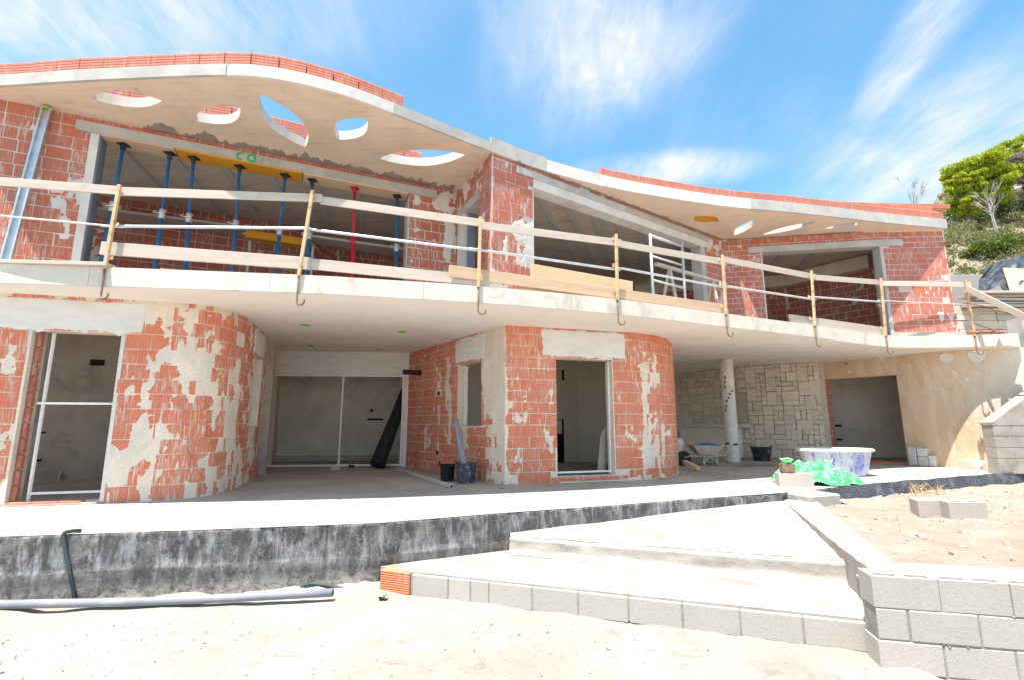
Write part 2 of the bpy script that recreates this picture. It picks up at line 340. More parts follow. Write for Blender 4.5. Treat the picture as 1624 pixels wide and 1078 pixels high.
M['roof_tile'] = simple('red_roof', (.50, .19, .12), (.42, .15, .10), 3, .9, .3)
M['far_wall'] = simple('far_white_wall', (.78, .76, .74), (.72, .70, .68), 1, .9, 0)
M['ceil_board'] = simple('boarded_ceiling', (.60, .52, .44), (.53, .455, .385), 1.2, .92, .3, sc=(1, 4, 1), c3=(.36, .31, .27), s3=1.5)
M['ceil_joist'] = simple('concrete_joist', (.50, .48, .46), (.44, .43, .41), 3, .9, .3)
M['dark_void'] = simple('black_opening', (.012, .012, .012), (.02, .02, .02), 3, .9, 0)

# ------------------------------------------------------------------ mesh helpers
def tag(o, label=None, cat=None, group=None, kind=None):
    if label: o['label'] = label
    if cat: o['category'] = cat
    if group: o['group'] = group
    if kind: o['kind'] = kind
    return o
def empty(name, loc, label, cat, group=None, rz=0):
    o = bpy.data.objects.new(name, None); COL.objects.link(o); o.location = loc; o.rotation_euler = (0, 0, rz); o.empty_display_size = .2
    return tag(o, label, cat, group)
def link(name, me, parent=None):
    o = bpy.data.objects.new(name, me); COL.objects.link(o)
    if parent is not None:
        o.parent = parent
    return o
def wpos(o):
    p = Vector((0, 0, 0)); m = Matrix()
    while o is not None:
        m = Matrix.LocRotScale(o.location, o.rotation_euler, o.scale) @ m; o = o.parent
    return m
class MB:
    def __init__(s): s.v = []; s.f = []; s.mi = []; s.tint = None
    def add(s, vs, fs, mi=0):
        k = len(s.v); s.v += [tuple(x) for x in vs]; s.f += [tuple(i + k for i in f) for f in fs]; s.mi += [mi] * len(fs); return s
    def box(s, c, size, rz=0, mi=0, bev=0, rot=None):
        m = (rot.to_matrix() if rot else Euler((0, 0, rz)).to_matrix()); c = Vector(c); h = Vector(size) / 2
        if bev:
            bm = bmesh.new(); bmesh.ops.create_cube(bm, size=1)
            for v in bm.verts: v.co = Vector((v.co.x * size[0], v.co.y * size[1], v.co.z * size[2]))
            bmesh.ops.bevel(bm, geom=bm.edges[:], offset=bev, segments=1, affect='EDGES')
            bm.verts.index_update()
            s.add([c + m @ v.co for v in bm.verts], [[v.index for v in f.verts] for f in bm.faces], mi); bm.free(); return s
        vs = [c + m @ Vector((x * h.x, y * h.y, z * h.z)) for x in (-1, 1) for y in (-1, 1) for z in (-1, 1)]
        return s.add(vs, [(0, 1, 3, 2), (4, 6, 7, 5), (0, 4, 5, 1), (2, 3, 7, 6), (0, 2, 6, 4), (1, 5, 7, 3)], mi)
    def bar(s, a, b, w, h, mi=0, up=(0, 0, 1), bev=0):
        a = Vector(a); b = Vector(b); x = (b - a); ln = x.length; x.normalize(); u = Vector(up)
        y = u.cross(x)
        if y.length < 1e-4: y = Vector((0, 1, 0))
        y.normalize(); z = x.cross(y)
        rot = Matrix((x, y, z)).transposed()
        return s.box((a + b) / 2, (ln, w, h), mi=mi, bev=bev, rot=rot.to_quaternion())
    def tube(s, pts, r, n=8, mi=0, cap=True):
        pts = [Vector(p) for p in pts]; k = len(s.v); rs = r if isinstance(r, (list, tuple)) else [r] * len(pts)
        ref = Vector((0, 0, 1))
        if abs((pts[-1] - pts[0]).normalized().z) > .9: ref = Vector((1, 0, 0))
        vs = []
        for i, p in enumerate(pts):
            t = (pts[min(i + 1, len(pts) - 1)] - pts[max(i - 1, 0)]).normalized()
            a = ref.cross(t)
            if a.length < 1e-3: a = Vector((0, 1, 0)).cross(t)
            a.normalize(); b = t.cross(a)
            vs += [p + (a * math.cos(2 * math.pi * j / n) + b * math.sin(2 * math.pi * j / n)) * rs[i] for j in range(n)]
        fs = [(i * n + j, i * n + (j + 1) % n, (i + 1) * n + (j + 1) % n, (i + 1) * n + j) for i in range(len(pts) - 1) for j in range(n)]
        if cap: fs += [tuple(reversed(range(n))), tuple((len(pts) - 1) * n + j for j in range(n))]
        return s.add(vs, fs, mi)
    def lathe(s, prof, c=(0, 0, 0), n=24, mi=0, sx=1, sy=1, caps=True):
        c = Vector(c); vs = []
        for r, z in prof: vs += [c + Vector((r * sx * math.cos(2 * math.pi * j / n), r * sy * math.sin(2 * math.pi * j / n), z)) for j in range(n)]
        m = len(prof)
        fs = [(i * n + j, i * n + (j + 1) % n, (i + 1) * n + (j + 1) % n, (i + 1) * n + j) for i in range(m - 1) for j in range(n)]
        if caps: fs += [tuple(reversed(range(n))), tuple((m - 1) * n + j for j in range(n))]
        return s.add(vs, fs, mi)
    def build(s, name, mats, parent=None, smooth=False, local=False):
        me = bpy.data.meshes.new(name)
        vs = s.v
        if parent is not None and not local:
            inv = wpos(parent).inverted(); vs = [tuple(inv @ Vector(v)) for v in vs]
        elif parent is None and not local and vs:         # a top-level mesh keeps its origin at its own base
            pass
        me.from_pydata(vs, [], s.f)
        if not isinstance(mats, (list, tuple)): mats = [mats]
        for m in mats: me.materials.append(m)
        me.polygons.foreach_set('material_index', s.mi)
        if smooth: me.polygons.foreach_set('use_smooth', [True] * len(s.f))
        if s.tint:
            a = me.attributes.new('tint', 'FLOAT', 'FACE'); a.data.foreach_set('value', s.tint)
        me.update()
        return link(name, me, parent)
def rebase(o):
    """put the origin of a top-level mesh at the centre of its base"""
    me = o.data; co = [v.co for v in me.vertices]
    c = Vector((sum(p.x for p in co) / len(co), sum(p.y for p in co) / len(co), min(p.z for p in co)))
    for v in me.vertices: v.co -= c
    o.location = c; return o
def nz(x, y, z=0.0): return noise.noise(Vector((x, y, z)))
def lerp(a, b, t): return a + (b - a) * t

def catmull(pts, n=8):
    P = [Vector(p) for p in pts]; P = [P[0] * 2 - P[1]] + P + [P[-1] * 2 - P[-2]]; o = []
    for i in range(1, len(P) - 2):
        for k in range(n):
            t = k / n; a, b_, c, d = P[i - 1:i + 3]
            o.append(.5 * ((2 * b_) + (c - a) * t + (2 * a - 5 * b_ + 4 * c - d) * t * t + (3 * b_ - a - 3 * c + d) * t ** 3))
    o.append(P[-2]); return o

class Path2:
    def __init__(s, pts):
        s.p = [Vector(q[:2]) for q in pts]; s.u = [0]
        for a, b in zip(s.p, s.p[1:]): s.u.append(s.u[-1] + (b - a).length)
        s.len = s.u[-1]
    def seg(s, u):
        for i in range(len(s.p) - 2):
            if u < s.u[i + 1]: return i
        return len(s.p) - 2
    def at(s, u, h=0):
        i = s.seg(u); d = (s.p[i + 1] - s.p[i]).normalized(); q = s.p[i] + d * (u - s.u[i])
        # blended tangent so a curved wall has a smooth face
        if len(s.p) > 4:
            a = s._pt(u - .06); b = s._pt(u + .06); d = (b - a).normalized()
        nrm = Vector((d.y, -d.x)); return q + nrm * h, d, nrm
    def _pt(s, u):
        i = s.seg(u); d = (s.p[i + 1] - s.p[i]).normalized(); return s.p[i] + d * (u - s.u[i])
    def hit(s, px, py):                              # (u, z) where a line of sight meets this wall
        r = ray(px, py); best = None
        for i in range(len(s.p) - 1):
            a, b = s.p[i], s.p[i + 1]; d = b - a; n = Vector((-d.y, d.x)); den = n.x * r[0] + n.y * r[1]
            if abs(den) < 1e-6: continue
            t = n.dot(a) / den
            q = Vector((r[0] * t, r[1] * t)); k = (q - a).dot(d) / d.dot(d)
            if t > 0 and (-.001 if i else -9) <= k <= (1.001 if i < len(s.p) - 2 else 9):
                if best is None or t < best[0]: best = (t, s.u[i] + k * d.length, EYE + r[2] * t)
        return best[1], best[2]

# ------------------------------------------------------------------ plan of the place
Z1, Z2, Z3, Z4 = 2.67, 2.92, 5.5, 5.655              # soffit, upper floor, roof soffit, roof top
GZ = -.60
TERRACE = [(-11, 3.6), (-7, 4.25), (-4.62, 4.64), (-4.14, 4.73), (-3.11, 4.9), (-1.38, 5.24), (-.09, 5.81), (1.08, 6.24), (2.47, 6.83), (4.05, 7.42), (4.62, 7.7), (5.25, 8.06), (6.74, 8.72), (8.07, 9.3), (9.3, 9.84), (10.6, 10.33)]
SLAB_EDGE = catmull([(-9.2, 5.2), (-6.22, 5.67), (-5.04, 5.82), (-2.75, 6.14), (-1.65, 6.38), (-.46, 6.68), (1.61, 7.4), (3.80, 8.45), (6.03, 9.52), (8.25, 10.62), (9.3, 10.80), (10.2, 10.72), (10.85, 10.50)], 5)
ROOF_EDGE = catmull([(-10, 5.75), (-8.5, 5.95), (-6.93, 5.88), (-6.0, 5.80), (-5.1, 5.74), (-4.24, 5.69), (-3.69, 5.68), (-3.25, 5.72), (-2.82, 5.85), (-2.31, 6.09), (-1.78, 6.45), (-1.11, 6.95), (-.34, 7.50), (.43, 8.04), (1.68, 8.68), (3.05, 9.18), (4.5, 9.6), (5.54, 9.8), (6.76, 10.05), (8.35, 10.42), (10.25, 10.80)], 4)

# ================================================================== SETTING
# ground
def grid_sheet(name, x0, x1, y0, y1, nx, ny, zf, mat, keep=None, smooth=True):
    m = MB(); idx = {}
    for j in range(ny + 1):
        for i in range(nx + 1):
            x = lerp(x0, x1, i / nx); y = lerp(y0, y1, j / ny); m.v.append((x, y, zf(x, y)))
    for j in range(ny):
        for i in range(nx):
            if keep and not keep(lerp(x0, x1, (i + .5) / nx), lerp(y0, y1, (j + .5) / ny)): continue
            a = j * (nx + 1) + i; m.f.append((a, a + 1, a + nx + 2, a + nx + 1)); m.mi.append(0)
    return m.build(name, mat, smooth=smooth)
g = MB(); prev = None
rings = [0] + [.5 * 1.038 ** i for i in range(78)]
while rings[-1] < 850: rings.append(rings[-1] * 1.14)
NA = 260
def terr_y(x):
    for a, b_ in zip(TERRACE, TERRACE[1:]):
        if a[0] <= x <= b_[0]: return lerp(a[1], b_[1], (x - a[0]) / (b_[0] - a[0]))
    return 99
def gz(x, y):
    d = math.hypot(x, y)
    z = GZ + (.030 * nz(x * .9, y * .9, 3) + .014 * nz(x * 3.1, y * 3.1, 5) + .006 * nz(x * 9, y * 9, 8)) * (1 if d < 9 else 0)
    if d < 9:
        dd = terr_y(x) - y                                  # loose soil heaped along the foot of the black wall
        if -.1 < dd < .34: z += (.34 - max(dd, 0)) * (.09 + .16 * nz(x * 2.1, 4, 1) + .14 * nz(x * 7, 2, 6))
        z -= .15 * min(1, max(0, (x - 2.58) / .45)) * min(1, max(0, (4.4 - y) / .5))
        tr = abs((x + 1.2) * .55 - (y - 3.1) + .12 * nz(x * 1.3, y, 2))      # faint wheel rut
        if tr < .16: z -= .016 * (1 - tr / .16) * (.6 + nz(x * 9, y * 9, 4))
    return z
g.v.append((0, 0, gz(0, 0)))
for r in rings[1:]:
    for k in range(NA):
        a = 2 * math.pi * k / NA; g.v.append((r * math.cos(a), 2 + r * math.sin(a), gz(r * math.cos(a), 2 + r * math.sin(a))))
for k in range(NA): g.f.append((0, 1 + k, 1 + (k + 1) % NA)); g.mi.append(0)
for i in range(len(rings) - 2):
    for k in range(NA):
        a = 1 + i * NA + k; b2 = 1 + i * NA + (k + 1) % NA; g.f.append((a, a + NA, b2 + NA, b2)); g.mi.append(0)
tag(g.build('ground', M['ground'], smooth=True), kind='structure', label='pale dusty ground in front of the terrace')

# loose gravel on the ground
gm = MB()
ico = [Vector(v).normalized() for v in ((0, 0, 1), (.9, 0, .3), (.28, .85, .3), (-.72, .53, .3), (-.72, -.53, .3), (.28, -.85, .3), (0, 0, -.6))]
icf = [(0, 1, 2), (0, 2, 3), (0, 3, 4), (0, 4, 5), (0, 5, 1), (6, 2, 1), (6, 3, 2), (6, 4, 3), (6, 5, 4), (6, 1, 5)]
def pebble(m, p, s):
    rot = Euler((random.random() * 6, random.random() * 6, random.random() * 6)).to_matrix()
    k = Vector((s * random.uniform(.7, 1.3), s * random.uniform(.6, 1.1), s * random.uniform(.45, .8)))
    m.add([Vector(p) + rot @ Vector((v.x * k.x, v.y * k.y, v.z * k.z)) * random.uniform(.85, 1.15) for v in ico], icf)
for _ in range(5200):
    x = random.uniform(-6, 3.2); y = random.uniform(2.3, 5.0)
    if y > 4.7 + x * .12 or (x > -1 and y > 5.0 - .33 * (x + 1) - .1) : continue
    if nz(x * .8, y * .8, 21) + random.uniform(-.5, .5) < -.05: continue
    pebble(gm, (x, y, gz(x, y) + .001), random.choice((.004, .005, .006, .006, .007, .009, .012, .016)))
tag(gm.build('gravel', M['pebble']), kind='stuff', label='small pale gravel scattered on the dusty ground')

cm = MB(); rng = random.Random(44)
for k in range(22):
    x = rng.uniform(-4.5, 2.2); y = rng.uniform(2.6, 4.7)
    if y > 4.6 + x * .12 or (x > -1 and y > 5.0 - .33 * (x + 1) - .12): continue
    pebble(cm, (x, y, gz(x, y) + .004), rng.choice((.006, .009, .013)))
tag(cm.build('brick_chips', M['brick_up']), kind='stuff', label='small red brick chips scattered on the dusty ground')
p = on_level(609, 952, GZ); dm = MB()
for k in range(14): a = rng.uniform(0, 6.3); dm.tube([p + Vector((rng.uniform(-.04, .04), rng.uniform(-.02, .02), .005)), p + Vector((math.cos(a) * .05, math.sin(a) * .04, rng.uniform(.02, .05)))], [.007, .003], 4)
tag(rebase(dm.build('plant_sprig', M['pine_dark'])), 'small dark wilted plant sprig on the ground in front of the orange brick', 'plant')

# terrace with its black coated front wall
t = MB()
_tp = Path2([(-14, 3.0)] + TERRACE + [(14, 10.6)])
top = [tuple(_tp.at(_tp.len * i / 620, .007 * nz(i * .35, 3) + .007 * nz(i * .09, 8))[0]) for i in range(621)] + [(14, 22), (-14, 22)]
bmt = bmesh.new(); vs = [bmt.verts.new((x, y, 0)) for x, y in top]; f = bmt.faces.new(vs)
bmesh.ops.triangulate(bmt, faces=[f]); bmt.verts.index_update()
t.add([v.co for v in bmt.verts], [[v.index for v in fc.verts] for fc in bmt.faces]); bmt.free()
terr = tag(t.build('terrace', M['screed']), kind='structure', label='raised pale screed terrace running along the house')
tw = MB(); TP = Path2([(-14, 3.0)] + TERRACE + [(14, 10.6)])
nu = 420; zs = [.0, -.008, -.03, -.08, -.14, -.2, -.26, -.30, -.325, -.345, -.40, -.46, -.52, -.58, -.75]
for i in range(nu + 1):
    u = TP.len * i / nu
    for z in zs:
        h = .006 * nz(u * 3, z * 6, 1) + .012 * nz(u * .9, z * 1.5, 4) + (.012 if z < -.33 + .03 * nz(u * .7, 0, 9) else 0) + (-.012 if z > -.004 else 0) + (.008 * nz(u * 9, 0, 2) if z > -.1 else 0)
        q, d, n_ = TP.at(u, h); tw.v.append((q.x, q.y, z + (.004 * nz(u * 11, 1, 1) if z > -.01 else 0)))
k = len(zs)
for i in range(nu):
    for j in range(k - 1): a = i * k + j; tw.f.append((a, a + 1, a + k + 1, a + k)); tw.mi.append(0)
tw.build('waterproofed_wall', M['bitumen'], terr, smooth=True)

# ================================================================== HOUSE
house = empty('unfinished_house', (0, 8, 0), 'two storey red brick house shell with curved balcony slab and wavy pierced concrete roof', 'house')
BRICKS = []            # candidates (area, matrix, kind, wall object)
def brick_mesh(name, mat):
    m = MB(); b = .035
    f = [(-.5, 0), (.5, 0)]
    vs = []
    for x, z in ((-.5, -.5), (.5, -.5), (.5, .5), (-.5, .5)):
        vs.append((x * .985, 0.0, z * .97))
    for x, z in ((-.5, -.5), (.5, -.5), (.5, .5), (-.5, .5)):
        vs.append((x, .06, z))
    for x, z in ((-.5, -.5), (.5, -.5), (.5, .5), (-.5, .5)):
        vs.append((x, 1.0, z))
    m.add(vs, [(0, 1, 2, 3)] + [(4 + i, 4 + (i + 1) % 4, (i + 1) % 4, i) for i in range(4)] + [(8 + i, 8 + (i + 1) % 4, 4 + (i + 1) % 4, 4 + i) for i in range(4)])
    me = bpy.data.meshes.new(name); me.from_pydata(m.v, [], m.f); me.materials.append(mat)
    a = me.attributes.new('along', 'FLOAT', 'POINT'); a.data.foreach_set('value', [v[0] for v in m.v])
    return me
BM = {k: brick_mesh(k, M[k]) for k in ('brick_rib', 'brick_low', 'brick_up', 'brick_in')}

def add_brick(p, d, n_, w, h, depth, kind, wall, prio=1.0):
    # local x along d, y into the wall (-n), z up
    m = Matrix(((d.x, -n_.x, 0, p[0]), (d.y, -n_.y, 0, p[1]), (0, 0, 1, p[2]), (0, 0, 0, 1)))
    q = pixel(Vector(p)); area = 0
    if q and -20 < q[0] < 1644 and -20 < q[1] < 1098:
        v = Vector(p) - Vector((0, 0, EYE)); area = w * h * max(0, -(v.x * n_.x + v.y * n_.y)) / v.length ** 3
    BRICKS.append((area * prio, m, (w, depth, h), kind, wall))

def make_wall(pts, z0, z1, brick, openings=(), kind='brick_low', mats=None, patches=(), thr=.2, seed=0, thick=.24, amp=1.0, course0=0.0, streak=(1.6, 1.1), label=None, step=.035, prio=1.0, nobrick=False, relief=1.0):
    P = pts if isinstance(pts, Path2) else Path2(pts)
    us = {0, P.len}; 
    zs_ = {z0, z1}
    for o in openings:
        us |= {max(0, o[0]), min(P.len, o[1])}; zs_ |= {max(z0, o[2]), min(z1, o[3])}
    def fill(a):
        a = sorted(a); o = []
        for p, q in zip(a, a[1:]):
            k = max(1, round((q - p) / step)); o += [p + (q - p) * i / k for i in range(k)]
        return o + [a[-1]]
    U = fill(us); Zs = fill(zs_)
    def smear(u, z):
        w = .50 * nz(u * streak[0] + seed, z * streak[1], seed * 1.7) + .34 * nz(u * 5.2, z * 3.1, seed + 4) + .24 * nz(u * 15, z * 8, seed + 9) + .10 * nz(u * 34, z * 20, seed + 2)
        s = w * amp - thr
        for (a, b, c, d, k) in patches:
            ins = min(u - a, b - u, z - c, d - z)
            s = max(s, min(ins * 3.4, .30) + w * k * 1.5 - .10)
        return s
    def hgt(s): 
        t_ = min(1, max(0, (s + .14) / .30)); return -.008 + .0115 * t_ * t_ * (3 - 2 * t_) * relief
    m = MB()
    pos = [P.at(u) for u in U]
    cov = {}
    for i, u in enumerate(U):
        q, d, n_ = pos[i]
        for j, z in enumerate(Zs):
            s = smear(u, z); cov[i, j] = s; h = hgt(s) + .003 * nz(u * 9, z * 9, 3)
            m.v.append((q.x + n_.x * h, q.y + n_.y * h, z))
    nz_ = len(Zs); base = len(m.v)
    for i, u in enumerate(U):
        q, d, n_ = pos[i]
        tk = .02 if i in (0, len(U) - 1) else thick * min(1, .12 + min(u, P.len - u) / .25)
        for z in Zs: m.v.append((q.x - n_.x * tk, q.y - n_.y * tk, z))
    inside = lambda u, z: any(o[0] < u < o[1] and o[2] < z < o[3] for o in openings)
    cell = {}
    for i in range(len(U) - 1):
        for j in range(nz_ - 1):
            cell[i, j] = not inside((U[i] + U[i + 1]) / 2, (Zs[j] + Zs[j + 1]) / 2)
    for (i, j), on in cell.items():
        if not on: continue
        a = i * nz_ + j; c = a + nz_
        m.f.append((a, c, c + 1, a + 1)); m.mi.append(0)
        A, C = a + base, c + base
        m.f.append((A, A + 1, C + 1, C)); m.mi.append(1)
        if not cell.get((i - 1, j), False): m.f.append((a, a + 1, A + 1, A)); m.mi.append(2)
        if not cell.get((i + 1, j), False): m.f.append((c, C, C + 1, c + 1)); m.mi.append(2)
        if not cell.get((i, j - 1), False): m.f.append((a, A, C, c)); m.mi.append(2)
        if not cell.get((i, j + 1), False): m.f.append((a + 1, c + 1, C + 1, A + 1)); m.mi.append(2)
    mats = mats or (M['mortar_low'], M['plaster_in'], M['mortar_low'])
    wall = m.build('wall', list(mats), house)
    if label: wall['label'] = label
    if nobrick: return wall, P
    bw, bh = brick; r = 0; z = z0 + course0
    rng = random.Random(seed * 7 + 3)
    j = .008 if kind == 'brick_low' else .011
    while z < z1 - .02:
        za, zb = max(z0, z + j * .5), min(z1, z + bh - j * .5)
        if zb - za > .03:
            # free intervals of this course
            iv = [(0.0, P.len)]
            for o in openings:
                if o[2] < (za + zb) / 2 < o[3]:
                    nv = []
                    for a, b in iv:
                        if o[1] <= a or o[0] >= b: nv.append((a, b)); continue
                        if o[0] > a: nv.append((a, o[0]))
                        if o[1] < b: nv.append((o[1], b))
                    iv = nv
            off = -(bw * .5 if r % 2 else 0) + rng.uniform(-.03, .03) - bw
            u = off
            while u < P.len:
                L_ = bw * (1 if rng.random() < .86 else rng.choice((.5, .7)))
                a0, b0 = u + j * .5, u + L_ - j * .5; u += L_
                for a, b in iv:
                    ua, ub = max(a0, a + .003), min(b0, b - .003)
                    if ub - ua < .04: continue
                    ka, kb_ = za, zb
                    for o in openings:
                        if o[0] < ub - .01 and o[1] > ua + .01:
                            if ka < o[3] < kb_: ka = o[3] + .004
                            elif ka < o[2] < kb_: kb_ = o[2] - .004
                    if kb_ - ka < .025: continue
                    um = (ua + ub) / 2; zm = (ka + kb_) / 2
                    if all(smear(lerp(ua, ub, x), lerp(za, zb, y)) > .07 for x in (.06, .5, .94) for y in (.1, .5, .9)): continue
                    q, d, n_ = P.at(um, rng.uniform(-.004, .003) - (.007 if rng.random() < .05 else 0))
                    kb_ -= rng.uniform(0, .007); ub -= rng.uniform(0, .008); tw_ = rng.uniform(-.012, .012); d = Vector((d.x - d.y * tw_, d.y + d.x * tw_)); n_ = Vector((d.y, -d.x))
                    add_brick((q.x, q.y, zm + rng.uniform(-.002, .003)), d, n_, ub - ua, kb_ - ka, .05, kind, wall, prio)
        z += bh; r += 1
    return wall, P

def wbox(name, P, u0, u1, z0, z1, proud, depth, mat, bev=.006, parent=None, seg=1, rough=0):
    """a beam, board or render panel along a wall path: sticks out by proud, reaches depth behind the face"""
    m = MB(); k = max(seg, 1)
    nzs = 6 if rough else 1; k = max(k, 24 if rough else 1)
    def pt(u, h, z): q, d, n_ = P.at(u, h); return (q.x, q.y, z)
    sec = lambda u: [pt(u, proud, z0), pt(u, proud, z1), pt(u, -depth, z1), pt(u, -depth, z0)]
    if not rough:
        vs = []; fs = []
        for i in range(k + 1): vs += sec(lerp(u0, u1, i / k))
        for i in range(k):
            for j in range(4): fs.append((4 * i + j, 4 * i + (j + 1) % 4, 4 * i + 4 + (j + 1) % 4, 4 * i + 4 + j))
        fs += [(3, 2, 1, 0), (4 * k, 4 * k + 1, 4 * k + 2, 4 * k + 3)]
        m.add(vs, fs)
    else:
        nzs = max(4, int((z1 - z0) / .03)); k = max(8, int((u1 - u0) / .03))
        for i in range(k + 1):
            for j in range(nzs + 1):
                u = lerp(u0, u1, i / k); z = lerp(z0, z1, j / nzs); e = min(i, k - i, j, nzs - j)
                w = (nz(u * 11, z * 11, 7) + 1.3 * nz(u * 4.5, z * 4.5, 3) + .5 * nz(u * 30, z * 30, 5)) * rough * (1 if e == 0 else .5 if e == 1 else 0)
                q, d, n_ = P.at(u + w * (1 if i in (0, k) else 0), (proud + .004 * nz(u * 7, z * 7, 2)) if e else -.012)
                m.v.append((q.x, q.y, z + w * (1 if j in (0, nzs) else 0)))
        for i in range(k):
            for j in range(nzs): a = i * (nzs + 1) + j; m.f.append((a, a + nzs + 1, a + nzs + 2, a + 1)); m.mi.append(0)
    return m.build(name, mat, parent or house)

LOWM = (M['mortar_low'], M['plaster_in'], M['mortar_low'])
UPM = (M['mortar_up'], M['plaster_in'], M['mortar_up'])
# ---- lower storey, left bay
PL = Path2([(-9.5, 5.35), (-7.5, 5.87), (-5.05, 6.51)] + [tuple(p) for p in catmull([(-4.75, 6.60), (-4.43, 6.80), (-4.27, 7.15), (-4.29, 7.65)], 5)] + [(-4.68, 9.0), (-5.3, 10.5), (-5.62, 11.25)])
def hu(P, x, y): return P.hit(x, y)[0]
dl0, dl1 = hu(PL, 6, 790), hu(PL, 186, 600)
nw0, nw1 = dl1 + 1.62, dl1 + 2.02                          # small niche window round the bend
uB = hu(PL, 232, 500)
wallA, _ = make_wall(PL, 0, Z1, (.31, .20), [(dl0, dl1, .02, 2.2), (nw0 + 1.0, nw1 + 1.35, .95, 2.2)], 'brick_low', LOWM, thr=-.02, seed=3,
    patches=[(dl1 + .22, dl1 + 1.02, 1.65, 2.12, .5), (dl1 + .30, dl1 + .46, .2, 1.8, .7), (dl1 + .72, dl1 + .88, .35, 1.6, .7), (dl1 + .3, dl1 + .85, .72, .98, .6), (uB + .25, uB + 1.5, 2.42, 2.8, .7), (dl1 + 1.12, dl1 + 1.32, .1, 2.5, .7), (dl1 + .2, dl1 + 1.5, -.1, .10, .6), (dl1 + 1.36, dl1 + 1.54, .5, 2.4, .7)], label='curved left bay wall of red clay block under patchy mortar')
wbox('lintel', PL, 0.2, uB, 2.2, 2.64, .012, .05, M['white_plaster'], rough=.03, seg=8)
wbox('lintel', PL, nw0 + .85, nw1 + 1.5, 2.2, 2.64, .012, .05, M['white_plaster'], rough=.03, seg=8)
# ---- lower storey, right bay: return wall and front
PRr = Path2([(-2.5, 11.6), (-.12, 8.25)])
w0, w1 = hu(PRr, 725, 640), hu(PRr, 763, 640)
wallB, _ = make_wall(PRr, 0, Z1, (.30, .195), [(w0, w1, .94, 2.15)], 'brick_low', LOWM, thr=.20, seed=8,
    patches=[(w0 - .55, w0 - .2, 0.55, 2.6, .45), (w1 + .03, PRr.len + .2, 1.0, 2.8, .3), (w1 + .16, PRr.len + .2, 0, 1.1, .45), (1.60, 1.76, .35, 1.55, .3), (1.45, 1.8, 1.55, 1.72, .4), (1.55, 1.9, .3, .45, .4)], label='shaded return wall of red clay block beside the glass door')
wbox('lintel', PRr, w0 - .12, w1 + .12, 2.17, 2.65, .012, .05, M['white_plaster'], rough=.03)
PRf = Path2([(-.12, 8.25), (1.0, 8.588), (2.05, 8.905)] + [tuple(p) for p in catmull([(2.3, 8.985), (2.75, 9.25), (3.15, 9.68), (3.42, 10.2), (3.55, 10.8)], 4)] + [(3.6, 12.0), (3.4, 13.2)])
d0, d1 = hu(PRf, 883, 650), hu(PRf, 974, 650)
wallC, _ = make_wall(PRf, 0, Z1, (.30, .195), [(d0, d1, .10, 2.15)], 'brick_low', LOWM, thr=.24, seed=14,
    patches=[(d1 + .58, d1 + .84, .2, 2.1, .6), (d1 + .88, d1 + 1.04, .0, 2.4, .7), (d1 + 1.06, d1 + 1.24, 0, 2.2, .7), (d0 - .2, d0 - .02, 1.3, 1.6, .5), (d0 - .25, d0 - .02, .45, .9, .5), (d1 + .3, d1 + .9, .5, .6, .4), (0, .25, 0, .2, .3), (-.2, .06, 0, 2.7, .5), (d1 + .2, d1 + 2.2, -.1, .08, .5)], label='bright front wall of the right bay, red clay block with render round its doorway')
wbox('lintel', PRf, hu(PRf, 859, 540), hu(PRf, 992, 540), 2.17, 2.66, .014, .05, M['white_plaster'], rough=.035)
# door reveals painted cement
def jamb(P, u, z0, z1, w=.02, depth=.26, mat=None, side=1, proud=.004):
    return wbox('door_jamb', P, u - (w if side > 0 else 0), u + (0 if side > 0 else w), z0, z1, proud, depth, mat or M['mortar_low'])
jamb(PL, dl1 + .03, .02, 2.19, .045, .26, M['fascia_white'])
jamb(PL, dl0 + .012, .02, 2.19, .03, .30, M['mortar_low'])
jamb(PRf, d1, .1, 2.14, .02, .26, M['mortar_low'])
# thresholds of broken brick
for P, a, b_, h in ((PL, dl0 + .02, dl1 - .02, .05), (PRf, d0 + .02, d1 + .25, .055)):
    wbox('threshold', P, a, b_, .004, h * .55, .05, .24, M['mortar_low'])
    rng = random.Random(4)
    u = a + .03
    while u < b_ - .2:
        w = rng.uniform(.22, .34); wbox('threshold_tile', P, u, min(u + w, b_), h * .55, h + rng.uniform(-.006, .006), .055, .07, M['brick_roof']); u += w + .015
# levelling battens in the openings
def batten(a, b, w=.028):
    m = MB(); m.bar(a, b, w, w); return m.build('batten', M['white_batten'], house)
q = lambda P, u, z, h: (lambda r: Vector((r[0].x, r[0].y, z)))(P.at(u, h))
batten(q(PL, dl0 + .16, 0.04, -.16), q(PL, dl0 + .16, 2.19, -.16)); batten(q(PL, dl0 + .1, 1.27, -.15), q(PL, dl1 - .01, 1.27, -.15)); batten(q(PL, dl0 + .16, .13, -.17), q(PL, dl1 - .02, .13, -.17))
m = MB(); rng = random.Random(9)
for k in range(11):
    z = .05 + k * .195; m.box(q(PL, dl0 + .05, z + .095, -.10), (.05, .07, .186 + rng.uniform(-.01, .002)), R(15) + rng.uniform(-.06, .06), bev=.005)
m.build('brick_edge', M['brick_in'], house)
batten(q(PRf, d1 - .05, .12, -.12), q(PRf, d1 - .03, 2.14, -.12), .03); batten(q(PRf, d0 + .03, .16, -.14), q(PRf, d1 - .04, .16, -.14), .03)
# window in the return wall
wbox('window_frame', PRr, w0 + .02, w0 + .06, .96, 2.13, -.14, .20, M['white_batten']); wbox('window_sill', PRr, w0, w1, .93, .955, .005, .24, M['mortar_low'])
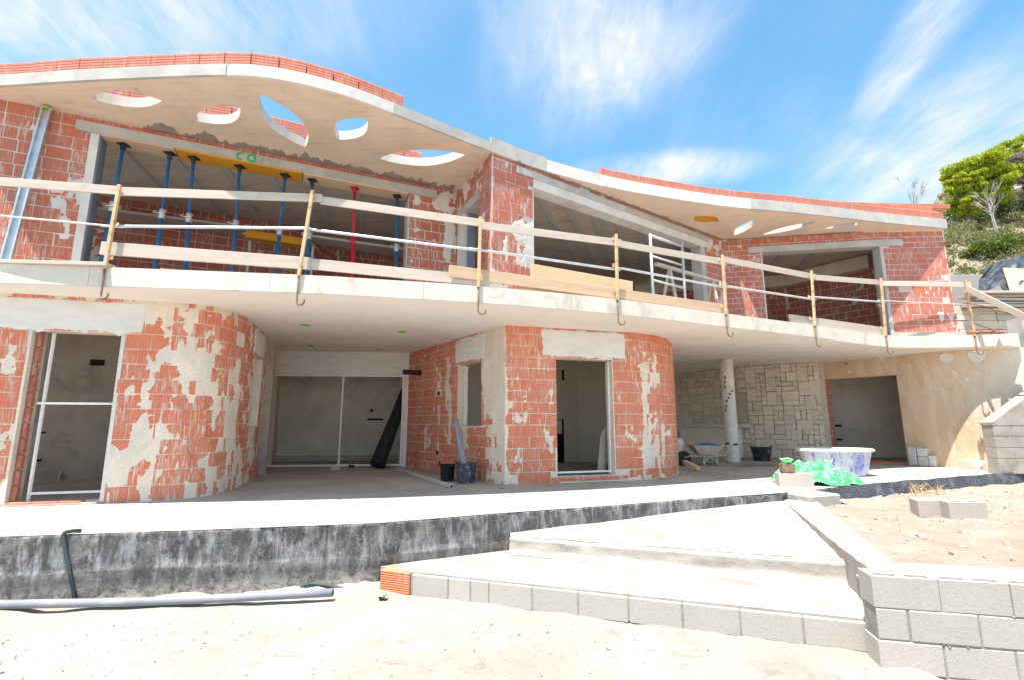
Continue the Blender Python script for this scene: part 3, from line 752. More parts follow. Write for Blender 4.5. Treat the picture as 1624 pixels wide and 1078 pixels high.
# conduit chase and boxes
wbox('switch_box', PRr, 1.60, 1.70, 1.58, 1.66, .012, .02, M['dark_void']); wbox('switch_box', PRr, 1.60, 1.70, .36, .44, .012, .02, M['prop_dark'])
m = MB(); a = q(PRr, .75, 2.13, .02); m.tube([a, a + Vector((-.35, -.2, .0))], .055, 10); m.build('drain_stub', M['black_plastic'], house, smooth=True)

# ---- glazed opening between the bays
GA, GB = Vector((-5.62, 11.25)), Vector((-2.55, 11.55)); PG = Path2([GA, GB])
m = MB(); wbox('wall', PG, -.1, PG.len + .15, 2.12, Z1, .0, .25, M['white_plaster']); 
wbox('wall', PG, -.3, .08, 0, 2.12, 0, .25, M['mortar_low']); wbox('wall', PG, PG.len - .06, PG.len + .3, 0, 2.12, 0, .25, M['plaster_in'])
for u in (.05, 1.66, PG.len - .03): batten(q(PG, u, .05, .03), q(PG, u, 2.12, .03), .04)
batten(q(PG, .05, 2.10, .045), q(PG, PG.len - .03, 2.10, .045), .035); batten(q(PG, .05, .05, .045), q(PG, PG.len - .03, .05, .045), .04)

# ---- rooms behind the lower openings
def room(pts, z0=0.0, z1=Z1, mat=None, t=.12, name='inner_wall'):
    m = MB()
    for a, b in zip(pts, pts[1:]):
        a = Vector(a); b = Vector(b); d = (b - a).normalized(); n_ = Vector((d.y, -d.x))
        m.add([(a.x, a.y, z0), (b.x, b.y, z0), (b.x, b.y, z1), (a.x, a.y, z1), (a.x - n_.x * t, a.y - n_.y * t, z0), (b.x - n_.x * t, b.y - n_.y * t, z0), (b.x - n_.x * t, b.y - n_.y * t, z1), (a.x - n_.x * t, a.y - n_.y * t, z1)],
              [(0, 1, 2, 3), (5, 4, 7, 6), (4, 0, 3, 7), (1, 5, 6, 2), (3, 2, 6, 7)])
    return m.build(name, mat or M['plaster_in'], house)
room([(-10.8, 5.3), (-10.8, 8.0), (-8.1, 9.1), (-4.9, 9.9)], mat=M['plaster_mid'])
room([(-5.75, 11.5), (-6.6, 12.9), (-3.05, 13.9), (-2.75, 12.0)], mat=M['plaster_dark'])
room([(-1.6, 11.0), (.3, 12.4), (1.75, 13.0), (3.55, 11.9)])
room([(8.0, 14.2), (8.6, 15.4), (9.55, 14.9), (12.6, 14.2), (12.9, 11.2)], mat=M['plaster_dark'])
# wiring boxes in the room walls
def dab(A, B, px_, py_, w, h, mat=M['dark_void'], name='switch_box', dp=.02):
    p = on_wall(px_, py_, A, B, .012); d = Vector((B[0] - A[0], B[1] - A[1], 0)).normalized(); ang = math.atan2(d.y, d.x)
    m = MB(); m.box(p, (w, dp, h), ang, bev=.003); return m.build(name, mat, house)
dab((-8.1, 9.1), (-4.9, 9.9), 154, 574, .22, .11); dab((-10.8, 8.0), (-8.1, 9.1), 66, 685, .10, .03); dab((-10.8, 8.0), (-8.1, 9.1), 61, 729, .07, .04)
dab((.3, 12.4), (1.75, 13.0), 893, 594, .06, .28); dab((.3, 12.4), (1.75, 13.0), 889, 700, .2, 1.15, M['dark_void'], 'wall_chase'); dab((.3, 12.4), (1.75, 13.0), 887, 676, .14, .35, M['white_batten'], 'fuse_panel', .03)
dab((-6.6, 12.9), (-3.05, 13.9), 589, 650, .08, .08); dab((-6.6, 12.9), (-3.05, 13.9), 595, 664, .42, .05)
dab((8.6, 15.4), (9.55, 14.9), 1329, 674, .2, .06); dab((8.6, 15.4), (9.55, 14.9), 1331, 696, .16, .05)
# dark door frame left in the centre room and skirting line
m = MB(); m.bar(at_depth(432, 726, 12.5), at_depth(438, 600, 12.4), .12, .12); m.build('door_frame', M['wood_warm'], house)
m = MB(); m.bar((-6.5, 12.88, .07), (-3.2, 13.82, .07), .04, .14); m.build('skirting_gap', M['wood_grey'], house)

# ---- balcony slab
def slab(name, edge, back, z0, z1, mats, holes=()):
    cu = bpy.data.curves.new(name, 'CURVE'); cu.dimensions = '2D'; cu.fill_mode = 'BOTH'; cu.extrude = (z1 - z0) / 2
    for loop in [list(edge) + list(back)] + list(holes):
        sp = cu.splines.new('POLY'); sp.points.add(len(loop) - 1); sp.use_cyclic_u = True
        for p_, c in zip(sp.points, loop): p_.co = (c[0], c[1], 0, 1)
    tmp = bpy.data.objects.new('tmp', cu); COL.objects.link(tmp)
    dg = bpy.context.evaluated_depsgraph_get(); me = bpy.data.meshes.new_from_object(tmp.evaluated_get(dg)); bpy.data.objects.remove(tmp)
    me.name = name; inv = wpos(house).inverted(); me.materials.clear()
    for m_ in mats: me.materials.append(m_)
    zc = (z0 + z1) / 2
    for v in me.vertices: v.co = inv @ Vector((v.co.x, v.co.y, v.co.z + zc))
    me.update(); me.validate()
    for p_ in me.polygons:
        n_ = p_.normal; p_.use_smooth = False
        zc_ = p_.center.z
        if abs(n_.z) > .7: p_.material_index = 0 if zc_ < zc - wpos(house).translation.z else 1
        else: p_.material_index = 2
    return link(name, me, house)
sl = [tuple(p) for p in SLAB_EDGE]
slab('balcony_slab', sl, [(11.3, 10.62), (11.45, 11.0), (11.3, 18), (-9.5, 18)], Z1, Z2, [M['soffit_low'], M['concrete'], M['slab_edge']])
PS = Path2(sl)
# form joints on the fascia: a proud strip split in pieces
us = [PS.hit(x, 450)[0] for x in (-60, 140, 428, 672, 905, 1190, 1370, 1600)]
for a, b_ in zip(us, us[1:]):
    wbox('fascia_panel', PS, a + .003, b_ - .003, Z1 + .012, Z2 + .004, .008, .02, M['slab_edge'], seg=max(2, int((b_ - a) / .15)))
# rounded end cap
# marks for spotlights on the soffit
for x, y in ((484, 516), (492, 547), (638, 527), (602, 554), (1206, 566), (1124, 580)):
    p = on_level(x, y, Z1 - .004); m = MB(); m.lathe([(.085, -.003), (.085, .003)], p, 14); m.build('spotlight_mark', M['green_mark'] if x < 700 else M['plaster_in'], house)

# ---- upper storey walls
PUL = Path2([(-9.6, 5.05), (-7.5, 6.0), (-1.08, 8.9)])
a0, a1 = hu(PUL, 157, 220), hu(PUL, 649, 320)
make_wall(PUL, Z2, Z3, (.30, .185), [(a0, a1, Z2, 5.25)], 'brick_rib', UPM, thr=.25, seed=21, course0=-.02,
    patches=[(a0 - .14, a0 - .06, 4.1, 4.6, .5), (a0 - .42, a0 - .25, 3.95, 4.15, .5), (a0 - .3, a0 - .15, 3.55, 3.9, .55), (a0 - 1.75, a0 - 1.45, 4.3, 5.3, .55), (a0 - .4, a0 - .28, 3.2, 3.4, .5), (PUL.len - .25, PUL.len, 3.0, 5.0, .5), (a1, PUL.len, 5.0, 5.45, .55)], label='upper left wall of ribbed red brick around the propped window')
PUT = Path2([(-1.08, 8.9), (-.34, 7.55)])
t0, t1 = hu(PUT, 727, 400), hu(PUT, 758, 400)
make_wall(PUT, Z2, Z3, (.28, .18), [(t0, t1, Z2 + .05, 4.88)], 'brick_up', UPM, thr=.16, seed=26, label='narrow upper return wall with a slim window')
PUF = Path2([(-.34, 7.55), (5.27, 11.55)])
f0, f1 = hu(PUF, 845, 300), hu(PUF, 1116, 470)
make_wall(PUF, Z2, Z3, (.28, .18), [(f0, f1, Z2, 5.14)], 'brick_up', UPM, thr=.10, seed=31, patches=[(.24, .36, 3, 5.45, .8), (f1, PUF.len, 5.1, 5.5, .5)], label='brick pier and front wall round the large upper opening')
PUR = Path2([(5.27, 11.55), (8.65, 10.95), (10.2, 10.86)])
r0, r1 = hu(PUR, 1211, 450), hu(PUR, 1404, 450)
make_wall(PUR, Z2, Z3, (.295, .134), [(r0, r1, Z2, 5.12)], 'brick_up', UPM, thr=.36, seed=36, patches=[(PUR.len - .20, PUR.len - .05, 3.2, 3.45, .7), (PUR.len - .38, PUR.len - .25, 3.0, 3.5, .7), (r0 - .35, r0 - .22, 4.1, 4.3, .4)], label='upper right wall of plain red brick with a wide opening')
make_wall([(10.2, 10.86), (10.4, 14.5)], Z2, Z3, (.295, .134), [], 'brick_up', UPM, thr=.4, seed=40, step=.2)
wbox('plinth', PUR, r1 - .05, PUR.len + .02, Z2 + .004, Z2 + .10, .05, .2, M['concrete'])
# lintels, strips of broken tile over them, jambs
def lintel(P, u0, u1, z0, z1, pr=.035):
    return wbox('lintel', P, u0, u1, z0, z1, pr, .25, M['concrete'], seg=14)
lintel(PUL, a0 - .28, hu(PUL, 692, 310), 5.243, 5.40); lintel(PUF, hu(PUF, 818, 265), f1 + .3, 5.30, 5.42, .04)
wbox('lintel', PUF, f0, f1 + .16, 5.13, 5.298, .02, .25, M['fascia_white']); lintel(PUR, hu(PUR, 1185, 395), hu(PUR, 1428, 372), 5.112, 5.27)
wbox('lintel', PUT, t0 - .05, t1 + .05, 4.872, 5.02, .02, .22, M['concrete'])
def strip(P, u0, u1, z0, z1, seed):
    rng = random.Random(seed); u = u0
    while u < u1 - .05:
        w = rng.uniform(.26, .34); 
        if rng.random() > .05: wbox('filler_tile', P, u, min(u + w, u1), z0, z1 - rng.uniform(0, .02), .012 + rng.uniform(-.004, .006), .05, M['brick_up'])
        u += w + rng.uniform(.004, .02)
strip(PUL, a0 - .3, PUL.len - .35, 5.405, 5.485, 1); strip(PUF, hu(PUF, 830, 262), PUF.len - .3, 5.425, 5.49, 2); strip(PUR, .12, hu(PUR, 1370, 360), 5.36, 5.49, 3)
wbox('window_jamb', PUL, a0 - .10, a0 + .002, Z2 + .004, 5.245, .006, .02, M['fascia_white']); wbox('window_jamb', PUL, a0 + .003, a0 + .02, Z2 + .004, 5.245, -.03, .26, M['membrane_grey'])
wbox('window_jamb', PUL, a1 - .02, a1 - .003, Z2 + .004, 5.1, -.0, .26, M['grey_jamb'])
wbox('window_jamb', PUF, f1 - .02, f1 + .16, Z2 + .004, 5.125, .008, .25, M['grey_jamb']); wbox('window_jamb', PUF, f0 - .004, f0 + .015, Z2, 5.122, .002, .24, M['fascia_white'])
wbox('window_jamb', PUR, r1 - .03, r1 + .05, Z2 + .11, 5.11, .01, .25, M['grey_jamb']); wbox('window_jamb', PUR, r0 - .01, r0 + .02, Z2, 5.11, .004, .24, M['fascia_white'])
wbox('window_jamb', PUT, t0 - .02, t0 + .28, Z2 + .05, 4.875, .015, .22, M['fascia_white']); wbox('window_jamb', PUT, t0 + .285, t0 + .33, Z2 + .05, 4.87, -.05, .2, M['membrane_grey'])

# ---- roof slab with leaf shaped openings
def leaf(pts, n=7):
    P = [on_level(x, y, Z3) for x, y in pts]
    return [(p.x, p.y) for p in P]
def lens(a, b, w1, w2, n=10):
    """pointed leaf between two tips, bulging w1 to one side and w2 to the other"""
    a = on_level(*a, Z3); b = on_level(*b, Z3); a = Vector((a.x, a.y)); b = Vector((b.x, b.y)); d = b - a; nrm = Vector((-d.y, d.x)).normalized()
    o = []
    for i in range(n): t = i / n; o.append(a + d * t + nrm * w1 * math.sin(math.pi * t) ** .85)
    for i in range(n): t = 1 - i / n; o.append(a + d * t - nrm * w2 * math.sin(math.pi * t) ** .85)
    return [(p.x, p.y) for p in o]
HOLES = [lens((146, 157), (257, 160), .17, .20), lens((309, 192), (381, 172), .22, .16), lens((414, 150), (484, 234), .28, .28), lens((536, 222), (581, 188), .20, .24), lens((600, 252), (738, 246), .30, .22),
         lens((1101, 344), (1139, 354), .24, .20), lens((1165, 374), (1197, 349), .15, .18), lens((1208, 373), (1296, 352), .16, .16), lens((1307, 363), (1372, 354), .13, .13)]
rl = [tuple(p) for p in ROOF_EDGE]
slab('roof_slab', rl, [(10.3, 18), (-10, 18)], Z3, Z4, [M['soffit_up'], M['concrete'], M['fascia_white']], HOLES)
PR = Path2(rl)
# edge panels: grey form concrete or lime render
for x0, x1, mt in ((-80, 362, 'concrete'), (363, 625, 'fascia_white'), (626, 778, 'concrete'), (779, 866, 'concrete'), (867, 1100, 'fascia_white'), (1101, 1190, 'fascia_white'), (1190, 1506, 'concrete')):
    def ue(x):
        best = min(range(400), key=lambda i: abs(pixel(Vector((*PR.at(PR.len * i / 399)[0], Z3)))[0] - x)); return PR.len * best / 399
    a, b_ = ue(x0), ue(x1); up = .10 if x0 == 779 else .065 if x0 > 779 else 0
    wbox('roof_fascia', PR, a + .003, b_ - .003, Z3 - .006, Z4 + .004 + up, .014, .03, M[mt], seg=max(3, int((b_ - a) / .12)))
# yellow shutter board still in one opening
p = on_level(1119, 349, Z3 + .10); m = MB(); m.box((p.x, p.y, Z3 + .06), (.8, .6, .03), R(10)); m.build('shutter_board', M['wood_yellow'], house)
# damp mortar pointing where the wall meets the soffit
m = MB(); 
def blotch(P, u0, u1, w, seed):
    k = int((u1 - u0) / .012)
    for i in range(k + 1):
        u = lerp(u0, u1, i / k); h = max(.0, (.035 + w * (.45 + .9 * nz(u * 3.4, seed, 1) + .7 * nz(u * 11, seed, 3) + .4 * nz(u * 26, seed, 6))))
        q0 = P.at(u, -.01)[0]; q1 = P.at(u, h)[0]
        m.v += [(q0.x, q0.y, Z3 - .016), (q1.x, q1.y, Z3 - .012), (q1.x, q1.y, Z3 + .004)]
    b0 = len(m.v) - 3 * (k + 1)
    for i in range(k):
        a = b0 + 3 * i; m.f += [(a, a + 3, a + 4, a + 1), (a + 1, a + 4, a + 5, a + 2)]; m.mi += [0, 0]
blotch(PUL, a0 + .5, PUL.len - .1, .20, 2); blotch(PUF, .5, PUF.len, .05, 5); blotch(PUR, .1, 3.0, .04, 7)
m.build('mortar_pointing', M['wet_mortar'], house)

# ---- roof bricks (one course along the edge, a second course over the wall)
rb = MB()
for zi in range(4):
    pass
def ribbed_brick_mesh(name, L_, W_, H_, ribs, mat):
    """hollow clay brick lying flat: horizontal grooves cut along its long faces"""
    m = MB(); prof = []
    for i in range(ribs):
        z0 = H_ * i / ribs; z1 = H_ * (i + 1) / ribs; g_ = .006
        prof += [(-W_ / 2, z0 + g_), (-W_ / 2, z1 - g_)]
        if i < ribs - 1: prof += [(-W_ / 2 + .008, z1)]
    prof = [(-W_ / 2 + .004, 0)] + prof + [(-W_ / 2 + .004, H_), (W_ / 2, H_), (W_ / 2, 0)]
    n = len(prof)
    vs = [(-L_ / 2, y, z) for y, z in prof] + [(L_ / 2, y, z) for y, z in prof]
    fs = [(i, n + i, n + (i + 1) % n, (i + 1) % n) for i in range(n)] + [tuple(range(n)), tuple(reversed(range(n, 2 * n)))]
    m.add(vs, fs); me = bpy.data.meshes.new(name); me.from_pydata(m.v, [], m.f); me.materials.append(mat); me.update(); return me
PBM = ribbed_brick_mesh('roof_brick', .33, .14, .20, 5, M['brick_roof'])
def roof_row(P, u0, u1, z, step=.337, scale=(1, 1, 1)):
    u = u0 + step / 2; rng = random.Random(int(u0 * 10) + int(z * 7))
    while u < u1 - step / 2 + .05:
        q_, d, n_ = P.at(u); o = link('roof_brick', PBM, house)
        w = Matrix.Translation((q_.x, q_.y, z + rng.uniform(0, .006))) @ Matrix.Rotation(math.atan2(d.y, d.x) + rng.uniform(-.02, .02), 4, 'Z') @ Matrix.Diagonal((*scale, 1))
        o.matrix_local = wpos(house).inverted() @ w
        u += step * scale[0]
inset = lambda P, h, n=160: Path2([tuple(P.at(P.len * i / n, h)[0]) for i in range(n + 1)])
PRi = inset(PR, -.10)
roof_row(PRi, ue(-60), ue(641), Z4 + .006); roof_row(PRi, ue(955), ue(1500), Z4 + .07, scale=(1, 1, .85))
roof_row(inset(PR, -.32), ue(1162), ue(1500), Z4 + .06, scale=(1, 1, .95)); 
roof_row(Path2([(5.6, 10.35), (10.2, 10.98)]), .1, 4.75, Z4 + .25, scale=(1, 1, .85))
roof_row(Path2([(7.75, 10.90), (10.18, 11.0)]), .1, 2.75, Z4 + .42, scale=(1, 1, .5))
PB2 = Path2([(-9, 6.1), (-6.3, 6.38), (-5.3, 6.68), (-4.4, 6.95), (-3.4, 7.45), (-1.5, 8.35)])
roof_row(PB2, .3, PB2.len, Z4 + .006, scale=(1, 1, 1.15))
m = MB(); m.bar((5.0, 10.42, Z4 + .43), (10.1, 10.86, Z4 + .28), .05, .03); m.build('roof_rail', M['brick_roof'], house)
# end post of render at the right end of the parapet
m = MB(); m.box((10.13, 10.93, Z4 + .15), (.10, .12, .30), .1, bev=.02); m.build('parapet_end', M['mortar_up'], house)

# ---- ceilings and back walls upstairs
m = MB()
for pts in ([(-9.5, 5.2), (-1.1, 9.0), (-.4, 7.75), (5.2, 11.75), (8.6, 10.95), (10.0, 11.15), (10.0, 17), (-9.5, 17)],):
    bmt = bmesh.new(); f = bmt.faces.new([bmt.verts.new((x, y, Z3 - .03)) for x, y in pts]); bmesh.ops.triangulate(bmt, faces=[f]); bmt.verts.index_update()
    m.add([v.co for v in bmt.verts], [[v.index for v in fc.verts][::-1] for fc in bmt.faces]); bmt.free()
m.build('ceiling', M['ceil_board'], house)
def joists(x0, x1, n, dirx, length, y0f):
    for i in range(n):
        x = lerp(x0, x1, i / (n - 1)); y = y0f(x); m = MB()
        a = Vector((x, y, Z3 - .042)); m.bar(a, a + Vector((dirx[0], dirx[1], 0)) * length, .13, .026); m.build('ceiling_joist', M['ceil_joist'], house)
joists(-6.4, -1.6, 8, Vector((-.25, .97, 0)), 4.6, lambda x: 6.05 + (x + 7.5) * .452 + .5)
joists(.3, 5.3, 9, Vector((.93, -.02, 0)).normalized() * 0 + Vector((.30, .95, 0)), 5.0, lambda x: 7.9 + (x + .0) * .713 + .2)
joists(6.2, 9.4, 5, Vector((.25, .97, 0)), 3.8, lambda x: 11.4 - (x - 5.3) * .18 + .25)
def inner(pts, seed, h=Z3 - .03, openings=()):
    return make_wall(pts, Z2, h, (.30, .185), openings, 'brick_in', (M['mortar_up'], M['plaster_in'], M['mortar_up']), thr=.36, seed=seed, step=.09, prio=.02)
inner([(-9.2, 8.6), (-4.9, 10.6)], 51, Z3 - .03)
inner([(-4.9, 10.6), (-4.6, 12.2), (.4, 14.2)], 52, Z3 - .03)
inner([(.4, 14.2), (4.1, 15.6)], 53)
inner([(4.1, 15.6), (4.3, 13.6), (5.6, 13.2), (6.6, 12.9)], 54, 4.7, [(.9 + 2.0, 1.9 + 2.0, Z2, 4.2)])
inner([(5.9, 15.2), (8.4, 14.5), (9.8, 12.6), (9.85, 11.2)], 55)
m = MB(); m.bar((6.1, 15.0, 5.25), (8.35, 14.35, 5.25), .3, .36); m.bar((8.35, 14.35, 5.25), (9.65, 12.5, 5.25), .3, .36); m.build('ceiling_beam', M['plaster_dark'], house)

# ---- instantiate bricks: the 300 that show largest as parts, the rest joined
BRICKS.sort(key=lambda b: -b[0])
inv_cache = {}
for area, mt, (w, dp, h), kind, wall in BRICKS[:300]:
    o = bpy.data.objects.new('brick', BM[kind]); COL.objects.link(o); o.parent = wall
    o.matrix_local = wpos(wall).inverted() @ mt @ Matrix.Diagonal((w, dp, h, 1))
rest = MB(); al = []; rest.tint = []; kinds = list(BM)
for area, mt, (w, dp, h), kind, wall in BRICKS[300:]:
    me = BM[kind]; mm = mt @ Matrix.Diagonal((w, dp, h, 1)); t_ = random.random()
    rest.add([mm @ v.co for v in me.vertices], [tuple(p.vertices) for p in me.polygons], kinds.index(kind)); rest.tint += [t_] * len(me.polygons); al += [v.co.x for v in me.vertices]
ro = rest.build('bricks', [M[k] for k in kinds], house); a = ro.data.attributes.new('along', 'FLOAT', 'POINT'); a.data.foreach_set('value', al)
tag(ro, kind='stuff', label='remaining bricks of the walls, smaller or inside the rooms')

# ---- formwork boards under the left lintel
def plank(name, a, b, w, t_, mat, label, cat, group=None, up=(0, 0, 1), bev=.004):
    a = Vector(a); b = Vector(b); d = b - a; L_ = d.length; c = (a + b) / 2
    m = MB(); m.box((0, 0, 0), (L_, w, t_), bev=bev)
    o = m.build(name, mat, local=True)
    x = d.normalized(); u = Vector(up); y = u.cross(x).normalized(); z = x.cross(y)
    o.rotation_euler = Matrix((x, y, z)).transposed().to_euler(); o.location = c
    return tag(o, label, cat, group)
GF = 'boards held up under the left lintel by props'
for x0, x1, mt, lb in ((160, 277, 'wood_warm', 'plain pine formwork board at the left end under the propped lintel'), (279, 479, 'wood_yellow', 'bright yellow formwork board in the middle under the propped lintel'), (481, 649, 'wood_ply', 'pale wooden formwork board at the right end under the propped lintel')):
    u0, u1 = hu(PUL, x0, 5 + 215 + (x0 - 165) * .2), hu(PUL, x1, 5 + 215 + (x1 - 165) * .2)
    u0 = max(u0, a0 + .03); u1 = min(u1, a1 - .03)
    plank('formwork_board', q(PUL, u0, 5.226, -.12), q(PUL, u1, 5.226, -.12), .34, .027, M[mt], lb, 'board', GF)

# ---- green spray painted characters on the left lintel
def stroke(pts, w=.022, mat='green_paint'):
    m = MB()
    for a, b_ in zip(pts, pts[1:]):
        a3, b3 = (q(PUL, c0 + a[0], 5.243 + a[1], .038), q(PUL, c0 + b_[0], 5.243 + b_[1], .038)); m.bar(a3, b3, .004, w, up=(0, 0, 1))
    return m.build('spray_mark', M[mat], house)
c0 = hu(PUL, 375, 240); kx = (hu(PUL, 405, 244) - c0) / .30
sx_ = lambda L_: [(x * kx, y) for x, y in L_]
stroke(sx_([(.13, .125), (.06, .13), (.02, .09), (.02, .05), (.05, .025), (.10, .02)]), .030)
stroke(sx_([(.29, .13), (.22, .13), (.19, .09), (.19, .05), (.22, .025), (.29, .025)]), .034); stroke(sx_([(.30, .14), (.30, .02)]), .030)
stroke(sx_([(.40, .02), (.44, .13)]), .018, 'green_faint'); stroke(sx_([(.49, .08), (.52, .13), (.56, .10), (.58, .02)]), .018, 'green_faint')

# ---- telescopic props
def make_prop(top, foot, paint, label, hz=.5):
    o = empty('telescopic_prop', foot, label, 'prop', 'telescopic props under the left lintel')
    d = top - foot; Lg = d.length; d.normalize(); P_ = lambda t: foot + d * t
    m = MB(); m.tube([P_(.012), P_(Lg * .56)], .032, 10); m.build('outer_tube', paint, o, smooth=True)
    m = MB(); m.tube([P_(Lg * .54), P_(Lg - .012)], .024, 10); m.build('inner_tube', paint if paint != M['prop_blue'] else M['prop_blue'], o, smooth=True)
    m = MB(); m.box(foot + Vector((0, 0, .004)), (.14, .14, .008)); m.build('base_plate', M['prop_dark'], o)
    m = MB(); m.box(top - Vector((0, 0, .005)), (.14, .14, .009)); m.tube([top - d * .09, top - Vector((0, 0, .01))], .034, 8); m.build('head_plate', paint if paint == M['prop_red'] else M['prop_dark'], o)
    m = MB(); c = P_(Lg * .56); m.tube([c - d * .09, c + d * .06], .041, 10); m.build('collar', M['galv_grey'] if paint != M['prop_red'] else paint, o, smooth=True)
    m = MB(); pts = [c + Vector((-.07, -.03, .03)), c + Vector((-.09, -.07, .0)), c + Vector((-.02, -.085, -.03)), c + Vector((.07, -.06, -.01)), c + Vector((.08, -.02, .03))]; m.tube(pts, .008, 6); m.build('pin', M['galv'] if paint != M['prop_red'] else paint, o)
    return o
lbs = ['blue telescopic prop nearest the left jamb of the propped window', 'blue telescopic prop under the right end of the plain left board', 'blue telescopic prop under the left end of the yellow board', 'blue telescopic prop under the middle of the yellow board', 'blue telescopic prop under the right part of the yellow board', 'blue telescopic prop just left of the red prop', 'red telescopic prop between the blue ones', 'blue telescopic prop right of the red prop by the right jamb']
for (tx, ty, bx, by), lb in zip(((197, 224, 172, 360), (271, 236, 250, 392), (308, 244, 293, 428), (381, 258, 368, 428), (453, 271, 437, 430), (496, 282, 487, 415), (563, 296, 559, 420), (630, 310, 628, 428)), lbs):
    A, B = PUL.p[1], PUL.p[2]
    tp = on_wall(tx, ty, A, B, -.12); tp.z = 5.211
    lo = on_wall(bx, by, A, B, -.12); k = (Z2 - tp.z) / (lo.z - tp.z); ft = tp + (lo - tp) * k; ft.z = Z2 + .001
    make_prop(tp, ft, M['prop_red'] if 'red telescopic prop between' in lb else M['prop_blue'], lb)

# ---- inside the left upper room: scaffold planks on trestles
def at_room(x, y, z): return on_level(x, y, z)
plank('scaffold_plank', at_depth(150, 337, 8.7), at_depth(398, 368, 9.6), .5, .05, M['wood_grey'], 'long dusty scaffold plank behind the left props', 'plank')
plank('scaffold_plank', at_depth(480, 378, 9.6), at_depth(650, 402, 10.2), .45, .05, M['wood_grey'], 'dusty scaffold plank behind the red prop', 'plank')
plank('timber_beam', at_depth(392, 373, 9.5), at_depth(492, 388, 9.7), .20, .16, M['wood_yellow'], 'short yellow timber beam lying at the end of the long plank', 'beam')
for x, y, Y, lb in ((398, 372, 9.65, 'thin grey trestle leg under the right end of the long plank'), (497, 385, 9.75, 'thin grey trestle leg under the left end of the shorter plank')):
    m = MB(); a = at_depth(x, y, Y); a.z -= .06; m.tube([Vector((a.x, a.y, Z2)), a], .03, 8); m.box((a.x, a.y, Z2 + .005), (.16, .3, .01)); m.box((a.x, a.y, a.z - .01), (.08, .45, .03)); tag(rebase(m.build('trestle_leg', M['galv_grey'])), lb, 'trestle')
p = on_wall(245, 425, PS.p[12], PS.p[20], -.45); p.z = Z2
for dx, dz, lb, rx in ((-.12, 0, 'broken red brick lying flat on the balcony floor left of another', 0), (.13, 0, 'upright broken red brick on the balcony floor behind the guard rail', 1)):
    m = MB(); m.box((p.x + dx, p.y + .12, Z2 + (.05 if not rx else .08)), (.2, .12, .10 if not rx else .16), R(12), bev=.006)
    for k_ in range(4): m.box((p.x + dx - .07 + k_ * .045, p.y + .055, Z2 + (.05 if not rx else .08)), (.02, .012, .08 if not rx else .14), R(12))
    tag(rebase(m.build('loose_brick', M['orange_ribbed'])), lb, 'brick')

# ---- shiny galvanised stud leaning against the upper left wall
A, B = PUL.p[0], PUL.p[1]
a = on_wall(76, 163, PUL.p[1], PUL.p[2], .06); b_ = on_wall(9, 412, PUL.p[1], PUL.p[2], .25); k = (Z2 - a.z) / (b_.z - a.z); b_ = a + (b_ - a) * k
a.z = min(a.z, Z3 - .03)
st = empty('metal_stud', b_, 'shiny galvanised metal channel leaning against the upper left brick wall', 'metal channel')
m = MB(); d = (a - b_).normalized(); sdir = Vector((.907, .42, 0)); 
for off, w in ((-.045, .02), (.045, .02)): m.bar(b_ + sdir * off, a + sdir * off, .05, w, up=(.9, .42, 0))
m.bar(b_ + Vector((-.42, .907, 0)) * .02, a + Vector((-.42, .907, 0)) * .02, .004, .09, up=(.9, .42, 0)); m.build('channel', M['galv'], st)
m = MB(); m.lathe([(.02, -.02), (.05, -.012), (.055, .006), (.03, .02)], a + Vector((0, 0, -.005)), 10); m.build('foam_cap', M['foam'], st)

# ---- guard rail: posts, planks, tubes
G_P = 'guard rail posts hooked on the balcony edge'
def make_post(b, top, label):
    """b: point on fascia top edge; bracket post with bent hook below"""
    u, _ = PS.hit(b[0], b[1] + 12); qf, d, n_ = PS.at(u, .03)
    foot = Vector((qf.x, qf.y, Z2 - .02)); A = PS.at(u - .3)[0]; B = PS.at(u + .3)[0]
    tp = on_wall(top[0], top[1], A, B, .03)
    o = empty('railing_post', foot, label, 'railing post', G_P)
    n3 = Vector((n_.x, n_.y, 0)); d3 = Vector((d.x, d.y, 0))
    m = MB(); m.bar(foot + Vector((0, 0, .0)), tp, .042, .042, up=(d.x, d.y, 0), bev=.004); m.build('upright', M['rusty_yellow'], o)
    m = MB(); h = [foot + Vector((0, 0, .03)), foot + Vector((0, 0, -.22)), foot + Vector((0, 0, -.34))]
    for i in range(1, 9): an = math.pi * i / 8 * 1.15; h.append(foot + Vector((0, 0, -.34)) + d3 * (.055 * (1 - math.cos(an))) * .9 + n3 * .03 * math.sin(an / 2) + Vector((0, 0, -.055 * math.sin(an))))
    m.tube(h, .0125, 7); m.build('hook', M['rust'], o, smooth=True)
    axis = (tp - foot)
    for t_ in (.13, .52, .93):
        m = MB(); c = foot + axis * t_; m.bar(c - n3 * -.02, c - n3 * .09, .03, .012); m.bar(c - n3 * .09, c - n3 * .09 + Vector((0, 0, .06)), .012, .03); m.build('bracket', M['rusty_yellow'], o)
    return u, tp
posts = [((168, 421), (190, 294), 'leftmost railing post in clean yellow paint by the left window jamb'), ((474, 436), (496, 303), 'rusty yellow railing post in front of the blue prop beside the red prop'), ((758, 456), (762, 345), 'railing post in front of the narrow return window'), ((978, 474), (977, 372), 'pale railing post in front of the large plywood board'), ((1150, 496), (1146, 405), 'yellow railing post at the inner corner of the upper storey'), ((1291, 516), (1287, 430), 'yellow railing post in the middle of the right hand opening'), ((1404, 530), (1397, 442), 'yellow railing post at the right jamb of the right hand opening'), ((1546, 530), (1531, 446), 'rusty railing post at the far right end of the balcony')]
for b, tq, lb in posts: make_post(b, tq, lb)
def rail_pt(x, y, off): 
    u, _ = PS.hit(x, y); A = PS.at(max(0, u - .25))[0]; B = PS.at(min(PS.len, u + .25))[0]
    return on_wall(x, y, A, B, off)
GR = 'plank top rails of the guard rail'
